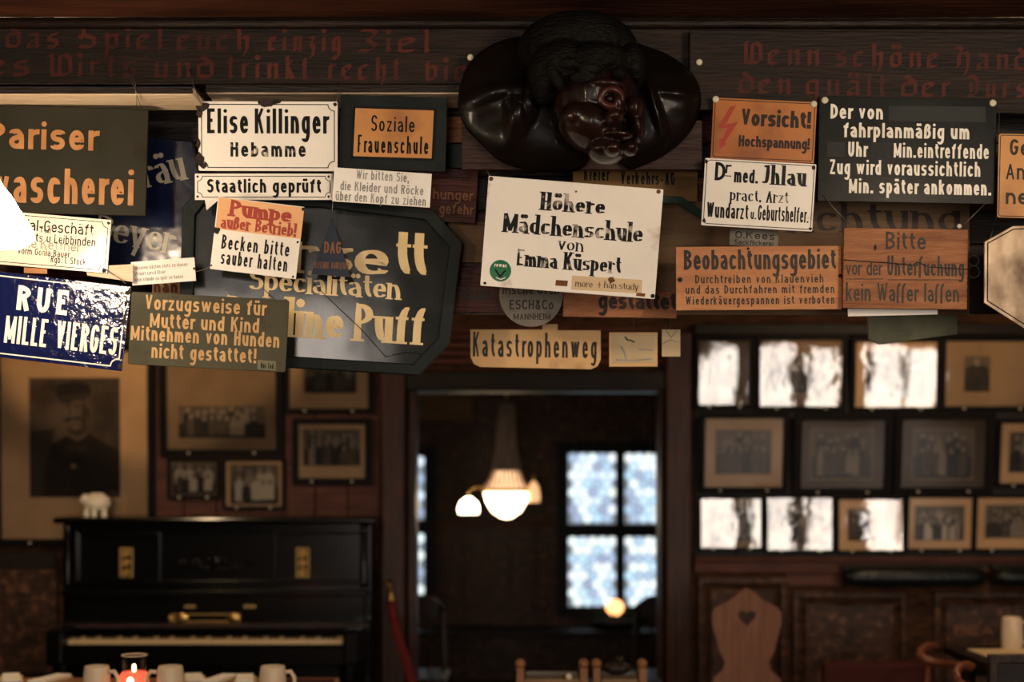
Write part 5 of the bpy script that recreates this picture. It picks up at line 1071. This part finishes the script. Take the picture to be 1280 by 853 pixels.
# centre table with caddies, seen edge on
table('dark table with two wooden caddies below the doorway', .02, .56, 4.75, 5.35, .735, 'black_wood')
for i, (a, b) in enumerate(((645, 735), (740, 808))):
    Y = 5.22; k_ = S(Y); X = ((a+b)/2-640)*k_; W_ = (b-a)/2*k_
    t = thing('table_caddy', ['long low wooden caddy with pale paper strips on the left', 'shorter low wooden caddy with a dark ornament on the right'][i], 'caddy', (X, Y, .735))
    mb = MB(); mb.box(-W_, W_, -.04, .04, 0, .008); link('base', mb, M['tabletop'], t, bevel=.002)
    for sx in (-1, 1):
        mb = MB(); mb.box(sx*(W_-.016)-.014, sx*(W_-.016)+.014, -.04, .04, .008, .06); mb.ell((sx*(W_-.016), 0, .072), (.019,.03,.019)); link('end_post', mb, M['tabletop'], t, bevel=.003)
    for j in range(3):
        mb = MB(); mb.box(-W_+.035, W_-.035, -.034+.02*j, -.020+.02*j, .01, .018+.012*j); link('paper_strip', mb, M[('matt', 'matg', 'greyd')[j]], t, bevel=.002)
    if i:
        mb = MB(); mb.ell((-.01,-.03,.06), (.045,.03,.022), bump=lambda a, t_: 1+.2*math.sin(5*a)); mb.ell((.0,-.03,.09), (.014,.014,.014)); link('ornament', mb, M['clay'], t)
    else:
        mb = MB(); mb.ell((.06,-.045,.030), (.012,.01,.012)); link('knob', mb, M['screw'], t)
# dark chairs either side of the doorway
def dark_chair(px, Y, top, label):
    K = S(Y); X = (px-640)*K; zt = EYE+(HZ-top)*K; t = thing('dark_chair', label, 'chair', (X, Y, 0))
    for sx in (-1, 1):
        mb = MB(); mb.tube([(sx*.17,0,0),(sx*.17,.0,.45),(sx*.16,.03,.75),(sx*.14,.06,zt-.02)], .018, 8); link('rear_leg', mb, M['black_wood_v'], t)
        mb = MB(); mb.tube([(sx*.18,-.38,0),(sx*.18,-.38,.44)], .018, 8); link('front_leg', mb, M['black_wood_v'], t)
    mb = MB(); mb.box(-.2,.2,-.4,.02,.43,.465); link('seat', mb, M['black_wood'], t, bevel=.01)
    mb = MB(); mb.prism([(-.16,zt-.10),(.16,zt-.10),(.17,zt-.03),(.10,zt+.02),(0,zt+.035),(-.10,zt+.02),(-.17,zt-.03)], .04,.065); link('top_rail', mb, M['black_wood'], t, bevel=.006)
    for i in range(3):
        mb = MB(); mb.tube([((i-1)*.08,.01,.46),((i-1)*.08,.05,zt-.08)], .009, 6); link('spindle', mb, M['black_wood'], t)
    return t
dark_chair(516, 7.6, 752, 'dark spindle chair just inside the doorway at the left'); dark_chair(834, 7.6, 752, 'dark spindle chair just inside the doorway at the right')
# heart-back chair
Y = 6.05; K = S(Y); X = (933-640)*K
hc = thing('farmhouse_chair', 'light wooden chair back with a heart-shaped cutout', 'chair', (X, Y, 0))
right = [(0,735),(10,741),(18,749),(30,755),(38,759),(43,766),(43,780),(38,800),(34,815),(27,828),(30,838),(41,848),(44,858),(40,880),(30,910),(24,935)]
out = [(933+a, b) for a, b in right] + [(933-a, b) for a, b in right[::-1][:-1]]
def w2(p): return ((p[0]-933)*K, EYE+(HZ-p[1])*K)
heart = [(0,783),(6,777),(11,771),(11.5,767),(9,764),(5,763.5),(1.5,765),(0,767),(-1.5,765),(-5,763.5),(-9,764),(-11.5,767),(-11,771),(-6,777)]
mb = MB(); op = [w2(p) for p in out]; hp = [w2((933+a, b)) for a, b in heart]
import mathutils.geometry as mg
from mathutils import Vector as V_
tris = mg.tessellate_polygon([[V_((x, z, 0)) for x, z in op], [V_((x, z, 0)) for x, z in hp]])
allp = op + hp; n1 = len(op); n = len(allp)
vs = [(x, -.012, z) for x, z in allp] + [(x, .012, z) for x, z in allp]
fs = [tuple(t_) for t_ in tris] + [tuple(i+n for i in t_[::-1]) for t_ in tris]
fs += [(i, (i+1) % n1, n+(i+1) % n1, n+i) for i in range(n1)] + [(n1+i, n1+(i+1) % len(hp), n+n1+(i+1) % len(hp), n+n1+i) for i in range(len(hp))]
mb.add(vs, fs); link('backrest', mb, M['oak'], hc)
mb = MB(); mb.prism([(-.24,.43),(.24,.43),(.24,.46),(-.24,.46)], -.42, .03); link('seat', mb, M['oak'], hc, bevel=.006)
for sx, y0 in ((-1,-.36),(1,-.36),(-1,-.03),(1,-.03)):
    mb = MB(); mb.tube([(sx*.23,y0-.02,0),(sx*.17,y0,.43)], [.016,.024], 10); link('leg', mb, M['oak'], hc)
# bench with leather back cushions, red bench back
for i, (a, b, lab) in enumerate(((1054,1234,'long black leather back cushion under the picture rail'), (1241,1420,'black leather back cushion cut by the right edge'))):
    Y = 6.78; K = S(Y); t = thing('back_cushion', lab, 'cushion', P((a+b)/2, 735, Y))
    mb = MB(); W_ = (b-a)/2*K; nz = 10; vs = []; nxs = 40
    for j in range(nxs+1):
        u = -1+2*j/nxs; e = (1-abs(u)**12)**.5; 
        for i2 in range(16):
            th = 2*math.pi*i2/16; r_ = e*(1-.05*abs(math.sin(u*34))*(1 if math.sin(th) > .3 else 0))
            vs.append((u*W_, -.045*math.cos(th)*r_ - 0, .052+.050*math.sin(th)*r_))
    fs = [(j*16+i2, j*16+(i2+1) % 16, (j+1)*16+(i2+1) % 16, (j+1)*16+i2) for j in range(nxs) for i2 in range(16)]
    mb.add(vs, fs, 0, True); link('padding', mb, M['leather'], t)
    mb = MB(); mb.box(-W_, W_, .0, .06, .09, .104); link('rail', mb, M['black_wood'], t)
bn = thing('upholstered_bench', 'dark red upholstered bench back before the carved wall panel', 'bench', (1.55, 6.35, 0))
mb = MB(); x0, x1 = (1030-640)*S(6.3), (1158-640)*S(6.3); mb.box(x0, x1, 6.30, 6.37, .30, EYE+(HZ-829)*S(6.3)); link('backrest', mb, M['redcloth'], bn, world=True, bevel=.02)
mb = MB(); mb.box(x0, x1, 6.37, 6.80, .36, .46); link('seat', mb, M['redcloth'], bn, world=True, bevel=.02)
for a, b in ((x0+.04, 6.34), (x1-.04, 6.34), (x0+.04, 6.76), (x1-.04, 6.76)):
    mb = MB(); mb.box(a-.02, a+.02, b-.02, b+.02, 0, .37); link('leg', mb, M['black_wood'], bn, world=True)
# bentwood armchair at lower right
Y = 5.75; K = S(Y)
ac = thing('bentwood_armchair', 'reddish bentwood armchair with curved arms beside the right table', 'chair', ((1185-640)*K, Y, 0))
def arm(pts, r=.017):
    mb = MB(); mb.tube([P(*p) for p in pts], r, 10); return link('arm', mb, M['bent'], ac, world=True)
arm([(1172,812,5.95),(1168,808,5.9),(1160,808,5.8),(1152,813,5.7),(1150,820,5.62),(1158,826,5.6),(1172,829,5.6),(1186,831,5.45),(1196,833,5.25),(1202,834,5.19)])
arm([(1216,836,5.18),(1210,832,5.18),(1202,833,5.17),(1196,840,5.15),(1196,850,5.12),(1204,858,5.12),(1222,862,5.12)])
mb = MB(); mb.box((1162-640)*K-.02, (1198-640)*K, 5.1, 5.85, .43, .46); link('seat', mb, M['bent'], ac, world=True, bevel=.01)
for px, yq in ((1162,5.2),(1196,5.2),(1162,5.8),(1196,5.8)):
    mb = MB(); mb.tube([((px-640)*K, yq, 0), ((px-640)*K, yq, .44)], .018, 8); link('leg', mb, M['bent'], ac, world=True)
for px, yq, t_ in ((1160,5.62,826),(1204,5.13,857)):
    mb = MB(); mb.tube([((px-640)*S(yq), yq, .45), ((px-640)*S(yq), yq, EYE+(HZ-t_)*S(yq))], .012, 8); link('arm_post', mb, M['bent'], ac, world=True)
# right table, mug, papers, dark chair back
table('dark wooden table with a mug at the right edge', 1.84, 2.9, 5.25, 6.08, ZT, 'black_wood')
mug('beer_mug', 'tall cream stoneware mug on the right table at the edge', 1265, 772, 5.95, ZT, 1, r=.043, h=.135)
mb = MB(); mb.box(-.16,.16,-.22,.22,0,.003); o = link('paper_menu', mb, M['menu']); o.location = (2.06, 5.72, ZT+.0005); tag(o, 'pale yellow printed sheet lying on the right table', 'menu')
t = thing('dark_chair', 'dark square chair back in the lower right corner', 'chair', ((1275-640)*S(4.68), 4.68, 0)); K = S(4.68)
mb = MB(); mb.ring([(-.105,.46),(.16,.46),(.16,.91),(-.105,.91)], [(-.075,.48),(.13,.48),(.13,.88),(-.075,.88)], -.015, .015); link('back_frame', mb, M['black_wood_v'], t, bevel=.005)
mb = MB(); mb.box(-.074,.129,-.006,.006,.481,.879); link('back_panel', mb, M['black_wood'], t)
mb = MB(); mb.box(-.105,.16,-.015,.36,.43,.462); link('seat', mb, M['black_wood'], t, bevel=.006)
for a in (-.09, .145):
    for b in (0, .28): mb = MB(); mb.box(a-.018, a+.018, b-.015, b+.018, 0, .43); link('leg', mb, M['black_wood'], t)
# ================================================================== LEFT LAMP AND ADDED FILL LAMPS
def fill_pendant(name, label, x, y, z, r, m, shade=True):  # builds only the added, unseen fill lamps
    t = thing(name, label, 'lamp', (x, y, 2.655)); mb = MB()
    mb.lathe([(.05,0),(.045,-.02),(.008,-.03),(.008,z-2.655+r*1.1)][::-1], (0,0,0), 14); link('stem', mb, M['dullbrass'], t)
    mb = MB(); mb.ell((0,0,z-2.655), (r,r,r*.9), n=24, m=14); link('glass_shade', mb, M[m], t)
    mb = MB(); mb.lathe([(r*.5,z-2.655+r*.7),(r*.45,z-2.655+r*1.0),(.02,z-2.655+r*1.15)], (0,0,0), 14); link('gallery', mb, M['dullbrass'], t); return t
Yl = 3.1; kl = S(Yl); lx = (-10-640)*kl
t = thing('pendant_lamp', 'bright bell-shaped glass lamp in front of the signs at the left edge', 'lamp', (lx, Yl, 2.655))
mb = MB(); mb.lathe([(.006, EYE+(HZ-222)*kl-2.655), (.006,-.03), (.045,-.02), (.05,0)], (0,0,0), 12); link('stem', mb, M['dullbrass'], t)
mb = MB(); mb.lathe([(r_*kl, EYE+(HZ-y_)*kl-2.655) for r_, y_ in [(0,308),(40,306),(49,299),(47,288),(33,264),(24,246),(13,232),(7,221)]], (0,0,0), 32, wob=lambda a, k_: 1+(.05*math.sin(8*a) if k_ < 5 else 0)); link('glass_shade', mb, M['lampglass'], t)
fill_pendant('pendant_lamp', 'added globe lamp out of view, warming the signs from the left', -1.75, .6, 2.25, .10, 'globe')  # unseen lamp pair added for general warm light on the signs
fill_pendant('pendant_lamp', 'added globe lamp out of view, warming the signs from the right', 1.55, 1.35, 2.35, .10, 'globe')
fill_pendant('pendant_lamp', 'added globe lamp hidden behind the signs, brightening the wall above the piano', -1.75, 5.35, 2.40, .07, 'fill_globe2')  # unseen pair added behind the screen to lift the far wall pictures
fill_pendant('pendant_lamp', 'added globe lamp hidden behind the signs, brightening the picture wall', 2.0, 5.35, 2.40, .07, 'fill_globe2')
